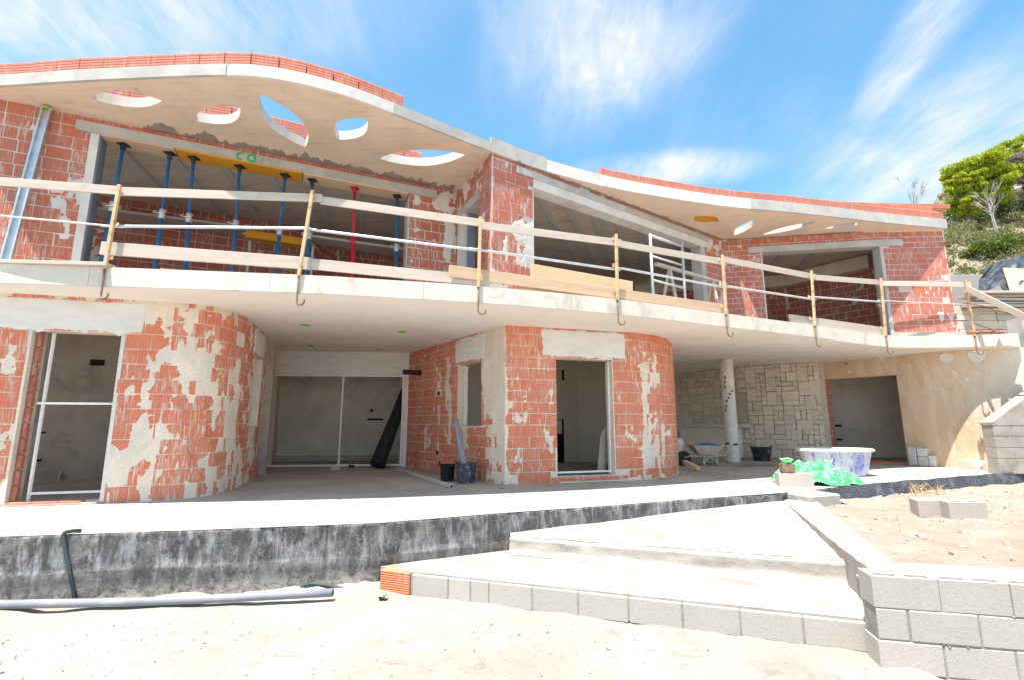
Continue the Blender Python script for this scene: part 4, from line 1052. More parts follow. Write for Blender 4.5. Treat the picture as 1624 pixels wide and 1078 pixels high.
tops = [((-60, 284), (192, 303), 0), ((186, 304), (511, 315), .0), ((508, 318), (768, 355), .0), ((762, 358), (985, 386), .0), ((980, 387), (1152, 417), .0), ((1146, 412), (1294, 440), .0), ((1284, 440), (1403, 449), .0), ((1392, 450), (1540, 452), 0)]
tl = ['top rail plank at the far left running out of the picture', 'top rail plank crossing in front of the blue props', 'top rail plank from the second post to the narrow return window', 'top rail plank in front of the brick pier and large opening', 'top rail plank in front of the metal scaffold frame', 'top rail plank at the inner corner, left of the right opening', 'short top rail plank across the right hand opening', 'top rail plank across the right brick wall']
for i, ((p0, p1, _), lb) in enumerate(zip(tops, tl)):
    o_ = -.045 if i % 2 else -.075
    plank('rail_plank', rail_pt(*p0, o_), rail_pt(*p1, o_), .025, .115, M['wood_pale'], lb, 'plank', GR)
GT = 'thin metal tubes of the guard rail'
tubes = [((-40, 339), (196, 361)), ((160, 359), (496, 363)), ((478, 363), (770, 399)), ((742, 394), (984, 429)), ((974, 424), (1154, 457)), ((1142, 453), (1294, 476)), ((1282, 471), (1406, 480)), ((1392, 477), (1536, 484))]
ml = ['thin grey tube rail running out at the left edge', 'shiny tube rail with flattened ends in front of the blue props', 'tube rail passing the red prop', 'tube rail in front of the brick pier', 'tube rail in front of the scaffold frame', 'tube rail beside the inner corner wall', 'short tube rail across the right opening', 'thin tube rail across the right brick wall']
for i, ((p0, p1), lb) in enumerate(zip(tubes, ml)):
    o_ = -.04 if i % 2 else -.075
    a, b_ = rail_pt(*p0, o_), rail_pt(*p1, o_); d = (b_ - a)
    m = MB(); m.tube([a, a + d * .03, a + d * .06, b_ - d * .06, b_ - d * .03, b_], [.013, .015, .021, .021, .015, .013] if i not in (0, 7) else [.013] * 6, 8)
    tag(rebase(m.build('tube_rail', M['galv'] if i in (1, 2, 3, 4) else M['galv_grey'], smooth=True)), lb, 'rail tube', GT)
GB_ = 'toe boards along the balcony edge'
toe = [((160, 394), (492, 419), -.06, .17, 'wood_pale', 'toe board under the blue props, left half'), ((480, 418), (782, 448), -.085, .15, 'wood_pale', 'toe board from the second post to the brick pier'), ((712, 430), (982, 467), -.05, .17, 'wood_warm', 'warm pine toe board in front of the large plywood board'), ((978, 466), (1146, 490), -.08, .16, 'wood_warm', 'pine toe board in front of the scaffold frame')]
for p0, p1, o_, w, mt, lb in toe:
    plank('toe_board', rail_pt(*p0, o_), rail_pt(*p1, o_), .03, w, M[mt], lb, 'plank', GB_)
a, b_ = rail_pt(-60, 404, -.1), rail_pt(178, 417, -.02); a.z = b_.z = Z2 + .028
plank('edge_plank', a, b_, .20, .045, M['wood_pale'], 'plank lying flat on the balcony edge at the far left', 'plank')
a, b_ = on_level(1244, 500, Z2 + .08), on_level(1404, 516, Z2 + .08); pa, pb = rail_pt(1252, 500, -.12), rail_pt(1404, 519, -.12)
plank('edge_plank', Vector((pa.x, pa.y, Z2 + .10)), Vector((pb.x, pb.y, Z2 + .10)), .04, .20, M['wood_grey'], 'grey dusty plank standing on edge before the right opening', 'plank')
a, b_ = rail_pt(842, 436, -.5), rail_pt(1003, 463, -.5)
plank('plywood_board', a, b_, .03, .36, M['wood_ply'], 'wide worn board leaning behind the railing in the large opening', 'board')
a, b_ = rail_pt(826, 458, -.18), rail_pt(1000, 478, -.2); a.z = b_.z = Z2 + .05
plank('edge_plank', a, b_, .1, .07, M['wood_warm'], 'pine batten lying on the slab below the wide worn board', 'plank')
# sloping handrail planks beyond the right end
e = at_depth(1533, 458, 10.6)
plank('stair_rail_plank', e, at_depth(1660, 520, 9.2), .03, .13, M['wood_pale'], 'pale plank sloping down right from the last railing post', 'plank')
m = MB(); m.tube([at_depth(1533, 480, 10.62), at_depth(1660, 512, 9.4)], .018, 7); tag(rebase(m.build('rusty_bar', M['rust'])), 'rusty bar sloping down right below the pale sloping plank', 'bar')
m = MB(); m.tube([at_depth(1541, 512, 10.75), at_depth(1595, 530, 10.6)], .016, 7); tag(rebase(m.build('rusty_bar', M['rust'])), 'short rusty bar resting on the right end of the slab', 'bar')
m = MB(); rng = random.Random(2)
for i in range(26):
    x = rng.uniform(1545, 1600); p = on_level(x, 527, Z2); p.z = Z2 + .02; p.y += rng.uniform(.05, .2); m.box(p, (.1, .08, .04), rng.uniform(0, 3), rot=None, bev=.006)
tag(m.build('brick_rubble', M['brick_up']), 'red brick rubble on the right end of the balcony slab', 'rubble', kind='stuff')

# ---- metal scaffold frame and sawhorses on the balcony
sf = empty('scaffold_tower', on_wall(1060, 480, PUF.p[0], PUF.p[1], .5) * Vector((1, 1, 0)) + Vector((0, 0, Z2)) if False else Vector((*PUF.at(hu(PUF, 1060, 450), .55)[0], Z2)), 'pale metal scaffold frame with rungs standing in the large opening', 'scaffold')
A, B = PUF.at(1, .55)[0], PUF.at(4, .55)[0]
def fp(x, y): return on_wall(x, y, A, B)
def drop(top, z): return Vector((top.x, top.y, z))
tl_, tr_ = fp(1031, 372), fp(1081, 384)
for tp in (tl_, tr_):
    m = MB(); m.tube([drop(tp, Z2), tp], .028, 9); m.build('upright', M['galv_grey'], sf, smooth=True)
for fz in (0, .24, .52, .78):
    m = MB(); a = drop(tl_, lerp(tl_.z, Z2, fz) - .03); b_ = drop(tr_, lerp(tl_.z, Z2, fz) - .03); m.tube([a, b_], .03 if fz == 0 else .022, 8); m.build('rung', M['galv_grey'], sf, smooth=True)
sh = empty('sawhorse', Vector((*PUF.at(hu(PUF, 1095, 450), .3)[0], Z2)), 'pale wooden trestle with splayed legs beside the scaffold frame', 'trestle')
A, B = PUF.at(1, .30)[0], PUF.at(4, .30)[0]
hl, hr = fp(1040, 419), fp(1148, 437); hz_ = hl.z
hr = Vector((hr.x, hr.y, hz_)); m = MB(); m.bar(hl, hr, .09, .06, bev=.006); m.build('top_rail', M['wood_pale'], sh)
dd = (hr - hl); sd = Vector((dd.y, -dd.x, 0)).normalized()
for t_ in (.18, .80):
    for s_ in (-1, 1):
        m = MB(); c = hl + dd * t_; m.bar(Vector((c.x, c.y, Z2)) + sd * .28 * s_ - dd.normalized() * .12, c, .05, .05); m.build('leg', M['wood_pale'], sh)

# ================================================================== stone wall, counter, column under the balcony
sw = empty('stone_wall', (7.4, 14.0, 0), 'beige irregular stone wall under the balcony at the back of the porch', 'stone wall')
PSW = Path2([(5.55, 16.6), (5.95, 16.05), (6.88, 14.6), (7.85, 13.75), (8.66, 13.38)])
m = MB()
def ribbon(P, u0, u1, z0, z1, h, n):
    b0 = len(m.v)
    for i in range(n + 1):
        for z in (z0, z1): q_, d, n_ = P.at(lerp(u0, u1, i / n), h); m.v.append((q_.x, q_.y, z))
    for i in range(n): m.f.append((b0 + 2 * i, b0 + 2 * i + 2, b0 + 2 * i + 3, b0 + 2 * i + 1)); m.mi.append(0)
ribbon(PSW, 0, PSW.len, 0, Z1, -.02, 24); ribbon(PSW, 0, PSW.len, 0, Z1, -.25, 24)
q1, q2 = PSW.at(PSW.len, -.02)[0], PSW.at(PSW.len, -.25)[0]
m.add([(q1.x, q1.y, 0), (q2.x, q2.y, 0), (q2.x, q2.y, Z1), (q1.x, q1.y, Z1)], [(0, 1, 2, 3)])
m.build('mortar_bed', M['stone_joint'], sw)
rng = random.Random(5); cs = .135; NU = int(PSW.len / cs); NZ = int(Z1 / cs) + 1; occ = [[False] * NZ for _ in range(NU)]
nic0, nic1 = hu(PSW, 1150, 640), hu(PSW, 1186, 640)
for i in range(NU):
    for j in range(NZ):
        u = (i + .5) * cs; z = (j + .5) * cs
        if nic0 < u < nic1 and .98 < z < 1.92: occ[i][j] = True
STM = []
for k in range(6):
    bm = bmesh.new(); bmesh.ops.create_cube(bm, size=1); bmesh.ops.bevel(bm, geom=bm.edges[:], offset=.06, segments=1, affect='EDGES')
    rr = random.Random(k)
    for v in bm.verts: v.co += Vector((rr.uniform(-.035, .035), rr.uniform(-.1, .1), rr.uniform(-.035, .035)))
    me = bpy.data.meshes.new('stone'); bm.to_mesh(me); bm.free(); me.materials.append(M['stone']); STM.append(me)
swi = wpos(sw).inverted()
sizes = [(3, 2), (2, 2), (2, 1), (2, 2), (3, 1), (1, 2), (2, 3), (1, 1), (3, 2), (2, 1)]
for j in range(NZ):
    for i in range(NU):
        if occ[i][j]: continue
        rng.shuffle(sizes)
        for a, b_ in sizes + [(1, 1)]:
            if i + a <= NU and j + b_ <= NZ and not any(occ[x][y] for x in range(i, i + a) for y in range(j, j + b_)): break
        for x in range(i, i + a):
            for y in range(j, j + b_): occ[x][y] = True
        z0_, z1_ = j * cs, min((j + b_) * cs, Z1 - .004)
        if z1_ - z0_ < .05: continue
        uc = (i + a / 2) * cs; q_, d, n_ = PSW.at(uc, -.022 + rng.uniform(0, .03))
        o = link('stone', rng.choice(STM), sw)
        w = Matrix.Translation((q_.x, q_.y, (z0_ + z1_) / 2)) @ Matrix.Rotation(math.atan2(d.y, d.x), 4, 'Z') @ Matrix.Diagonal((a * cs - .013, .08, z1_ - z0_ - .013, 1))
        o.matrix_local = swi @ w
def swbox(name, u0, u1, z0, z1, pr, dp, mat): return wbox(name, PSW, u0, u1, z0, z1, pr, dp, mat, parent=sw, seg=4)
swbox('niche_back', nic0, nic1, .95, 1.92, -.12, .13, M['ochre']); swbox('niche_head', nic0, nic1, 1.90, 1.93, .0, .13, M['stone'])
# stone counter
ct = empty('counter', (6.2, 14.9, 0), 'pale stone shelf counter built along the stone wall behind the column', 'counter')
m = MB(); PCt = PSW; 
for (a, b_) in ((.35, hu(PSW, 1190, 676)),):
    wbox('counter_top', PSW, a, b_, .88, .96, .42, .03, M['fascia_white'], parent=ct, seg=8); wbox('counter_front', PSW, a, b_ - .25, 0, .88, .30, .0, M['plaster_in'], parent=ct, seg=8)
col = on_level(1155, 731, 0); cc = Vector((5.72, 12.85, 0))
cl_ = MB(); cl_.lathe([(.175, 0), (.172, .05), (.168, 1.3), (.165, 2.58), (.172, 2.60), (.18, Z1)], cc, 28)
cob = cl_.build('column', M['fascia_white'], house, smooth=True); cob['label'] = 'round pale concrete column holding the balcony over the porch'
rng = random.Random(8)
for k in range(9):
    an = R(-110 + rng.uniform(-35, 35)); z = 2.15 - k * .1 + rng.uniform(-.03, .03); m = MB(); p = cc + Vector((math.cos(an) * .166, math.sin(an) * .166, z)); m.box(p, (.05, .015, .07), an + math.pi / 2, bev=.006); m.build('column_chip', M['rust'], house)

# ================================================================== plastered wall on the right with the wide doorway
pw = empty('plastered_wall', (10.2, 12, 0), 'stained ochre plaster wall with a wide dark doorway below the right end of the balcony', 'wall')
PW = Path2([(8.69, 13.46), (9.62, 12.1)] + [tuple(p) for p in catmull([(9.72, 11.85), (10.0, 11.42), (10.5, 11.03), (11.1, 10.76), (12.2, 10.5), (14.5, 10.3)], 5)])
o1 = hu(PW, 1437, 700)
m = MB()
U = [i * .1 for i in range(int(PW.len / .1) + 1)]
for h, mi in ((0, 0), (-.25, 0)):
    b0 = len(m.v)
    for u in U:
        q_, d, n_ = PW.at(u, h)
        for z in (0, 2.2, Z1 if u < PW.u[-1] - 0 else Z1): m.v.append((q_.x + .004 * nz(u * 3, 0, 1), q_.y, z))
    for i in range(len(U) - 1):
        a = b0 + 3 * i
        if U[i + 1] > o1 + .02: m.f.append((a, a + 3, a + 4, a + 1)); m.mi.append(mi)
        m.f.append((a + 1, a + 4, a + 5, a + 2)); m.mi.append(mi)
m.build('plaster', M['ochre'], pw)
wbox('lintel', PW, .0, o1 + .1, 2.19, 2.22, .004, .26, M['ochre'], parent=pw, seg=2); wbox('door_jamb', PW, o1 - .02, o1 + .06, 0, 2.2, .003, .26, M['ochre'], parent=pw)
for k in range(11): wbox('brick_edge', PW, .03, .10, .02 + k * .2, .02 + k * .2 + .18, .02, .1, M['brick_up'], parent=pw)
wbox('door_sill', PW, .1, o1 - .03, .004, .045, .04, .2, M['brick_up'], parent=pw)
dab((10.0, 11.95), (10.5, 11.25), 1353, 577, .2, .05, M['rust'], 'conduit') if False else None
p = on_wall(1353, 577, (8.75, 13.6), (9.75, 12.3), .02); m = MB(); m.box(p, (.14, .03, .08), R(-52), bev=.02); m.tube([p, p + Vector((-.25, -.03, .02))], .015, 6); m.build('cable_box', M['rust'], pw)
for x, y, r_ in ((1501, 566, .12), (1549, 563, .16)):
    u, z = PW.hit(x, y); q_, d, n_ = PW.at(u, .004); m = MB()
    vs = [(q_.x + d.x * r_ * math.cos(t_) * (1 + .2 * nz(t_, x)), q_.y + d.y * r_ * math.cos(t_), z + r_ * .9 * math.sin(t_)) for t_ in [2 * math.pi * k / 16 for k in range(16)]]
    m.add(vs, [tuple(range(16))]); m.build('plaster_patch', M['fascia_white'], pw)
# stub of stone cladding, low step and stepped cladding edge
m = MB(); P0 = PW.at(o1 + .30, .10)
pw2 = empty('stone_stub', (P0[0].x, P0[0].y, 0), 'short white stone pier stub right of the wide doorway', 'stone stub')
for i, (u_, z_, w_, h_) in enumerate(((.0, .0, .17, .42), (.17, .0, .2, .22), (.17, .22, .2, .2), (.37, 0, .13, .26), (.0, .42, .30, .03))):
    q_, d, n_ = PW.at(o1 + .08 + u_ + w_ / 2, .06); m = MB(); m.box((q_.x, q_.y, z_ + h_ / 2), (w_ - .006, .16, h_ - .006), math.atan2(d.y, d.x), bev=.012); m.build('stone', M['fascia_white'], pw2)
cs_ = empty('low_step', (10.4, 10.6, 0), 'low rough concrete step at the foot of the plastered wall', 'step')
m = MB(); a = on_level(1502, 738, 0); b_ = on_level(1600, 748, 0); m.bar(a + Vector((.1, .28, .09)), b_ + Vector((.1, .3, .09)), .5, .18, bev=.015); m.build('step_body', M['mortar_low'], cs_)
for k, (u_, z_) in enumerate(((1.05, .18), (1.45, .36), (1.75, .54))):
    wbox('stone', PW, o1 + .9 + u_ * .6, o1 + 2.3, z_, z_ + .17, .05, .02, M['stone'], parent=cs_, seg=3)
# block pier / stair cheek wall on the far right
sc_ = empty('stair_wall', (10.9, 9.9, 0), 'white block stair side wall with a sloping top at the right edge', 'wall')
a = at_depth(1584, 745, 10.0); X0 = a.x
rows = [(0, .3), (.3, .52), (.52, .74), (.74, .96)]
for z0_, z1_ in rows:
    x = X0
    for w in (.36, .40, .40, .40):
        z1c = z1_
        m = MB(); m.box((x + w / 2, 10.1, (z0_ + z1c) / 2), (w - .006, .25, z1c - z0_ - .006), 0, bev=.006); m.build('concrete_block', M['step_top'], sc_); x += w
m = MB(); m.add([(X0 - .01, 9.97, .96), (X0 + 1.7, 9.97, .96), (X0 + 1.7, 9.97, 2.1), (X0 - .01, 9.97, 1.02), (X0 - .01, 10.24, .96), (X0 + 1.7, 10.24, .96), (X0 + 1.7, 10.24, 2.1), (X0 - .01, 10.24, 1.02)], [(0, 1, 2, 3), (5, 4, 7, 6), (3, 2, 6, 7), (4, 0, 3, 7), (1, 5, 6, 2)])
m.build('sloping_coping', M['step_top'], sc_)
m = MB(); p = on_level(1600, 746, 0); m.box((p.x + .25, p.y - .05, .13), (.5, .3, .26), 0, bev=.02); tag(rebase(m.build('black_crate', M['splashed_black'])), 'black plastic crate at the right edge below the white stair wall', 'crate')

# ================================================================== steps, side wall, block wall
stp = empty('entrance_steps', (1, 5, GZ), 'two broad pale steps of concrete blocks leading up to the terrace', 'steps')
LT = [Vector(p) for p in ((-1.33, 5.22, -.415), (-.96, 4.985, -.40), (2.63, 3.82, -.395), (3.05, 4.6, -.395), (3.1, 5.2, -.395), (-.02, 5.9, -.41))]
m = MB(); n = len(LT); m.add(LT + [v - Vector((0, 0, .04)) for v in LT], [tuple(range(n))] + [(i, n + i, n + (i + 1) % n, (i + 1) % n) for i in range(n)]); m.build('lower_tread', M['step_top'], stp)
# upper tread: a sloping landing
m = MB(); UTp = [(-.02, 5.66, -.225), (-.01, 5.86, -.22), (1.08, 6.26, -.17), (2.47, 6.86, -.12), (3.6, 7.25, -.09), (3.75, 6.7, -.09), (3.0, 4.64, -.20)]
NXg = 26
a0_, b0_ = Vector((-.02, 5.665, -.225)), Vector((3.06, 4.60, -.20)); back = [Vector(v) for v in ((-.02, 5.86, -.22), (1.08, 6.27, -.17), (2.47, 6.87, -.12), (3.97, 7.36, -.10))]
PBk = Path2([v.to_2d() for v in back])
for i in range(NXg + 1):
    t_ = i / NXg; f_ = a0_.lerp(b0_, t_); bq = PBk.at(PBk.len * t_)[0]; bz = lerp(-.22, -.105, t_)
    for j in range(15):
        s_ = j / 14; x = lerp(f_.x, bq.x, s_); y = lerp(f_.y, bq.y, s_); z = lerp(f_.z, bz, s_)
        m.v.append((x, y, z + .010 * nz(x * 2.5, y * 2.5, 4) + .004 * nz(x * 8, y * 8, 2)))
for i in range(NXg):
    for j in range(14): a = i * 15 + j; m.f.append((a, a + 15, a + 16, a + 1)); m.mi.append(0)
m.build('upper_tread', M['step_top'], stp, smooth=True)
# riser of the upper step: rough rendered
m = MB(); PU = Path2([(-.03, 5.64), (3.03, 4.58)])
for i in range(81):
    for j in range(9):
        u = PU.len * i / 80; z = lerp(-.40, lerp(-.222, -.197, i / 80), j / 8); q_, d, n_ = PU.at(u, .012 * nz(u * 4, z * 9, 6) + .006 * nz(u * 15, z * 20, 2) - (.05 if j == 8 else 0) + (.03 if j == 0 else .012 if j == 1 else 0)); m.v.append((q_.x, q_.y, z + (.004 if j == 8 else 0)))
for i in range(80):
    for j in range(8): a = i * 9 + j; m.f.append((a, a + 9, a + 10, a + 1)); m.mi.append(0)
m.add([(-.03, 5.64, -.41), (-.03, 5.9, -.41), (-.03, 5.9, -.22), (-.03, 5.64, -.22)], [(0, 1, 2, 3)])
m.build('upper_riser', M['riser'], stp, smooth=True)
PLo = Path2([(-1.33, 5.10), (-.96, 4.965), (2.62, 3.80)])
def block_mesh(name, L_, D_, H_, mat, bev=.008):
    bm = bmesh.new(); bmesh.ops.create_cube(bm, size=1)
    for v in bm.verts: v.co = Vector((v.co.x * L_, v.co.y * D_, v.co.z * H_))
    bmesh.ops.bevel(bm, geom=bm.edges[:], offset=bev, segments=1, affect='EDGES'); me = bpy.data.meshes.new(name); bm.to_mesh(me); bm.free(); me.materials.append(mat); return me
BLK = block_mesh('concrete_block', .40, .2, .2, M['block'])
def place(name, me, pos, ang, sc, parent, label=None):
    o = link(name, me, parent); o.matrix_local = wpos(parent).inverted() @ Matrix.Translation(pos) @ Matrix.Rotation(ang, 4, 'Z') @ Matrix.Diagonal((*sc, 1))
    if label: o['label'] = label
    return o
ub = [PLo.hit(x, y)[0] for x, y in ((654, 920), (711, 930), (746, 933), (775, 937), (844, 945), (917, 955), (997, 966), (1083, 976), (1175, 986), (1275, 998), (1383, 1010))]
for a, b_ in zip(ub, ub[1:]):
    q_, d, n_ = PLo.at((a + b_) / 2, -.09 + random.uniform(-.004, .004)); place('concrete_block', BLK, (q_.x, q_.y, -.515), math.atan2(d.y, d.x), ((b_ - a - .008) / .40, .9, 1.0), stp)
EB = ribbed_brick_mesh('end_brick', .33, .2, .19, 9, M['orange_ribbed'])
q_, d, n_ = PLo.at(ub[0] - .19, -.09); o = place('end_brick', EB, (q_.x, q_.y, -.60), math.atan2(d.y, d.x), (1.0, 1, 1), stp, 'ribbed orange hollow brick closing the left end of the lower step')

for a_, b2_, zt_, P_ in ((ub[0], ub[-1], -.425, PLo),):
    wbox('joint_bed', P_, a_ - .02, b2_ - .01, -.60, zt_, -.007, .16, M['joint'], parent=stp, seg=4)
# side wall (kerb) between steps and earth bed
kb = empty('side_wall', (3.2, 5.2, GZ), 'low white rendered wall between the steps and the earth bed', 'wall')
Lp = [(2.61, 3.64), (2.86, 4.27), (3.96, 7.34)]; Rp = [(2.92, 3.90), (3.20, 4.45), (4.36, 7.2)]
PLk, PRk = Path2(Lp), Path2(Rp); m = MB(); K = 60
for i in range(K + 1):
    t_ = i / K; a = PLk.at(PLk.len * t_, .012 * nz(t_ * 22, 1, 3) + .006 * nz(t_ * 60, 1, 3))[0]; b_ = PRk.at(PRk.len * t_)[0]; zt = lerp(-.05, -.085, min(1, t_ * 4)) + .008 * nz(t_ * 14, 2)
    am = a.lerp(b_, .06)
    for p_, z in ((a, -.72), (a, zt - .06), (a + Vector((.006 * nz(t_ * 50, 4), 0)), zt - .02), (am, zt), (a.lerp(b_, .5), zt + .006 * nz(t_ * 20, 7)), (b_, zt), (b_, -.5)): m.v.append((p_.x, p_.y, z))
for i in range(K):
    for j in range(6): a = i * 7 + j; m.f.append((a, a + 1, a + 8, a + 7)); m.mi.append(0)
m.build('rendered_cap', [M['step_top'], M['riser']], kb)
rng = random.Random(3); m = MB()
for k in range(7):
    m = MB(); t_ = rng.uniform(.0, .16); p_ = PLk.at(PLk.len * t_, .015)[0]; m.box((p_.x, p_.y, rng.uniform(-.35, -.07)), (.02, .07, .03), R(60), bev=.006); m.build('brick_chip', M['riser'] if k % 3 else M['brick_up'], kb)

bw_ = empty('block_wall', (2.6, 3.6, GZ), 'wall of grey hollow concrete blocks at the lower right with open cores on top', 'block wall')
PBW = Path2([(2.50, 3.60), (3.40, 3.40), (4.6, 3.13), (6.6, 2.7), (8.6, 2.25)])
def hollow_block_mesh():
    """concrete block with slots open at the top"""
    m = MB(); L_, D_, H_ = .40, .2, .2
    xs = [-.2, -.17, -.025, .025, .17, .2]; ys = [-.1, -.068, -.01, .02, .1]
    hole = lambda i, j: i in (1, 3) and j == 1
    zt = H_ / 2
    for x in xs:
        for y in ys: m.v.append((x, y, zt))
    ny = len(ys)
    for i in range(5):
        for j in range(4):
            a = i * ny + j
            if hole(i, j):
                x0, x1, y0, y1 = xs[i], xs[i + 1], ys[j], ys[j + 1]
                m.add([(x0, y0, zt), (x1, y0, zt), (x1, y1, zt), (x0, y1, zt), (x0, y0, -.08), (x1, y0, -.08), (x1, y1, -.08), (x0, y1, -.08)], [(0, 4, 5, 1), (1, 5, 6, 2), (2, 6, 7, 3), (3, 7, 4, 0), (4, 7, 6, 5)], 0)
            else: m.f.append((a, a + ny, a + ny + 1, a + 1)); m.mi.append(0)
    m.add([(-.2, -.1, -.1), (.2, -.1, -.1), (.2, .1, -.1), (-.2, .1, -.1), (-.2, -.1, .1), (.2, -.1, .1), (.2, .1, .1), (-.2, .1, .1)], [(0, 1, 5, 4), (1, 2, 6, 5), (2, 3, 7, 6), (3, 0, 4, 7)])
    me = bpy.data.meshes.new('hollow_block'); me.from_pydata(m.v, [], m.f); me.materials.append(M['block']); me.update(); return me
HB = hollow_block_mesh()
rowz = [(-.13, 0.0), (-.335, .20), (-.54, 0.02), (-.745, .2)]
for k, (zc, off) in enumerate(rowz):
    u = -off; first = True; ii = 0
    while u < PBW.len:
        Lb = .405; ua, ub_ = max(0, u), u + Lb
        if k == 0 and ii == 0: pass
        if ub_ - ua > .06:
            q_, d, n_ = PBW.at((ua + ub_) / 2, -.1 + random.uniform(-.004, .004)); gap = .022 if (k == 1 and ii == 0) else .008
            place('concrete_block', HB if k == 0 else BLK, (q_.x, q_.y, zc), math.atan2(d.y, d.x) + random.uniform(-.006, .006), ((ub_ - ua - gap) / .40, 1, .99), bw_)
        u += Lb; ii += 1
wbox('joint_bed', PBW, .01, PBW.len - .05, -.84, -.05, -.006, .17, M['joint'], parent=bw_, seg=8)
m = MB(); rng = random.Random(12)           # squeezed mortar lumps in the joints and the bed behind
for k in range(70):
    u = rng.uniform(0, 2.6); zc = rng.choice((-.232, -.437, -.64)); q_, d, n_ = PBW.at(u, -.003); s_ = rng.uniform(.006, .018)
    if nz(u * 3, zc * 9, 2) < -.0: continue
    pebble(m, (q_.x, q_.y, zc + rng.uniform(-.008, .004)), s_ * .8); pebble(m, (q_.x + rng.uniform(-.03, .03), q_.y, zc - .004), s_ * .5)
m.build('joint_mortar', M['joint'], bw_)
m = MB()
for i in range(61):
    u = 4.4 * i / 60
    for h, z in ((-.125, -.035), (-.16, -.022), (-.30, -.02), (-.46, -.035), (-.5, -.11)): q_, d, n_ = PBW.at(max(u, -h * .42), h + .012 * nz(u * 6, h * 4, 3)); m.v.append((q_.x, q_.y, z + .008 * nz(u * 5, h * 9, 1)))
for i in range(60):
    for j in range(4): a = i * 5 + j; m.f.append((a, a + 5, a + 6, a + 1)); m.mi.append(0)
m.build('mortar_cap', M['step_top'], bw_, smooth=True)
m = MB()                                      # spilled mortar at the foot
for i in range(41):
    for j in range(7):
        u = .0 + 2.2 * i / 40; s_ = j / 6; q_, d, n_ = PBW.at(u, .005 + s_ * .20); m.v.append((q_.x, q_.y, GZ - .02 - .14 * min(1, max(0, (u - .05) / .45)) + (.085 + .06 * nz(u * 4, 3)) * (1 - s_) ** 1.3 * max(0, min(1, u * 4)) + .012 * nz(u * 9, s_ * 4, 2)))
for i in range(40):
    for j in range(6): a = i * 7 + j; m.f.append((a, a + 7, a + 8, a + 1)); m.mi.append(0)
m.build('mortar_spill', M['step_top'], bw_, smooth=True)

# ================================================================== earth bed, dimpled membrane
def bed_keep(x, y):
    lx = 2.94 + (y - 4.02) * .41 + .02
    if x < lx: return False
    q_ = PBW.p; yb = 3.60 - (x - 2.5) * .222 + .3
    if y < yb: return False
    yt = None
    for a, b_ in zip(TERRACE, TERRACE[1:]):
        if a[0] <= x <= b_[0]: yt = lerp(a[1], b_[1], (x - a[0]) / (b_[0] - a[0]))
    if yt is None: yt = 7.1 if x < 4 else 10.4
    return y < yt - .0
def bed_z(x, y):
    return -.095 - .02 * max(0, min(4, y - 4.2)) + .035 * nz(x * 1.3, y * 1.3, 2) + .028 * nz(x * 4, y * 4, 6) + .012 * nz(x * 11, y * 11, 4) - (.06 if y < 4.3 - (x - 2.9) * .222 else 0)
bed = grid_sheet('earth_bed', 2.6, 13, 1.2, 10.4, 190, 170, bed_z, M['earth'], bed_keep); tag(bed, kind='structure', label='bare reddish earth bed behind the block wall')
m = MB()
for _ in range(1500):
    x = random.uniform(3, 10); y = random.uniform(3, 9)
    if not bed_keep(x - .1, y) or not bed_keep(x, y + .1): continue
    pebble(m, (x, y, bed_z(x, y) + .003), random.choice((.008, .01, .014, .018, .024, .035)))
tag(m.build('earth_stones', M['pebble']), kind='stuff', label='stones and clods in the bare earth bed')

mem = MB(); PM = Path2([(4.35, 7.42), (4.66, 7.62), (5.27, 7.98), (6.76, 8.63), (8.07, 9.2), (9.3, 9.74), (10.6, 10.23), (13, 10.4)])
nM = 220
for i in range(nM + 1):
    u = PM.len * i / nM
    for j in range(9):
        s_ = j / 8; z = lerp(.035 + .02 * nz(u * 1.7, 2) if u > .9 else lerp(-.12, .03, u / .9), -.36, s_)
        q_, d, n_ = PM.at(u, .04 + .05 * s_ + .035 * nz(u * 1.9, s_ * 1.2, 5) + .015 * nz(u * 6, s_ * 3, 8)); mem.v.append((q_.x, q_.y, z))
for i in range(nM):
    for j in range(8): a = i * 9 + j; mem.f.append((a, a + 1, a + 10, a + 9)); mem.mi.append(0)
tag(rebase(mem.build('drainage_membrane', M['dimple'], smooth=True)), 'black dimpled drainage membrane along the right edge of the terrace', 'membrane')

# dry grass
def grass(px_, py_, n, label):
    p = on_level(px_, py_, -.17); m = MB(); rr = random.Random(px_)
    for k in range(n):
        a = p + Vector((rr.uniform(-.28, .28), rr.uniform(-.08, .08), -.03)); an = rr.uniform(0, 6.3); l_ = rr.uniform(.12, .34); tip = a + Vector((math.cos(an) * l_ * .6, math.sin(an) * l_ * .4, l_ * .7)); md = a.lerp(tip, .5) + Vector((0, 0, .05))
        m.tube([a, md, tip], [.005, .004, .0015], 3)
    return tag(rebase(m.build('dry_grass', M['dry_grass'])), label, 'grass')
grass(1438, 780, 60, 'dry straw tuft left of the two concrete blocks on the earth'); grass(1478, 783, 26, 'thin dry stalks behind the two concrete blocks on the earth')
# two blocks on the earth
for (px_, py_, an, lb) in ((1485, 812, -14, 'left one of two grey concrete blocks lying on the earth'), (1537, 817, -10, 'right one of two grey concrete blocks lying on the earth')):
    p = on_level(px_, py_, -.1); z = bed_z(p.x, p.y); o = link('loose_block', HB); o.location = (p.x, p.y + .08, z + .09); o.rotation_euler = (R(2), R(-2), R(an)); o.scale = (1.02 if 'right' in lb else .9, 1, 1); tag(o, lb, 'concrete block', 'grey concrete blocks lying on the earth')

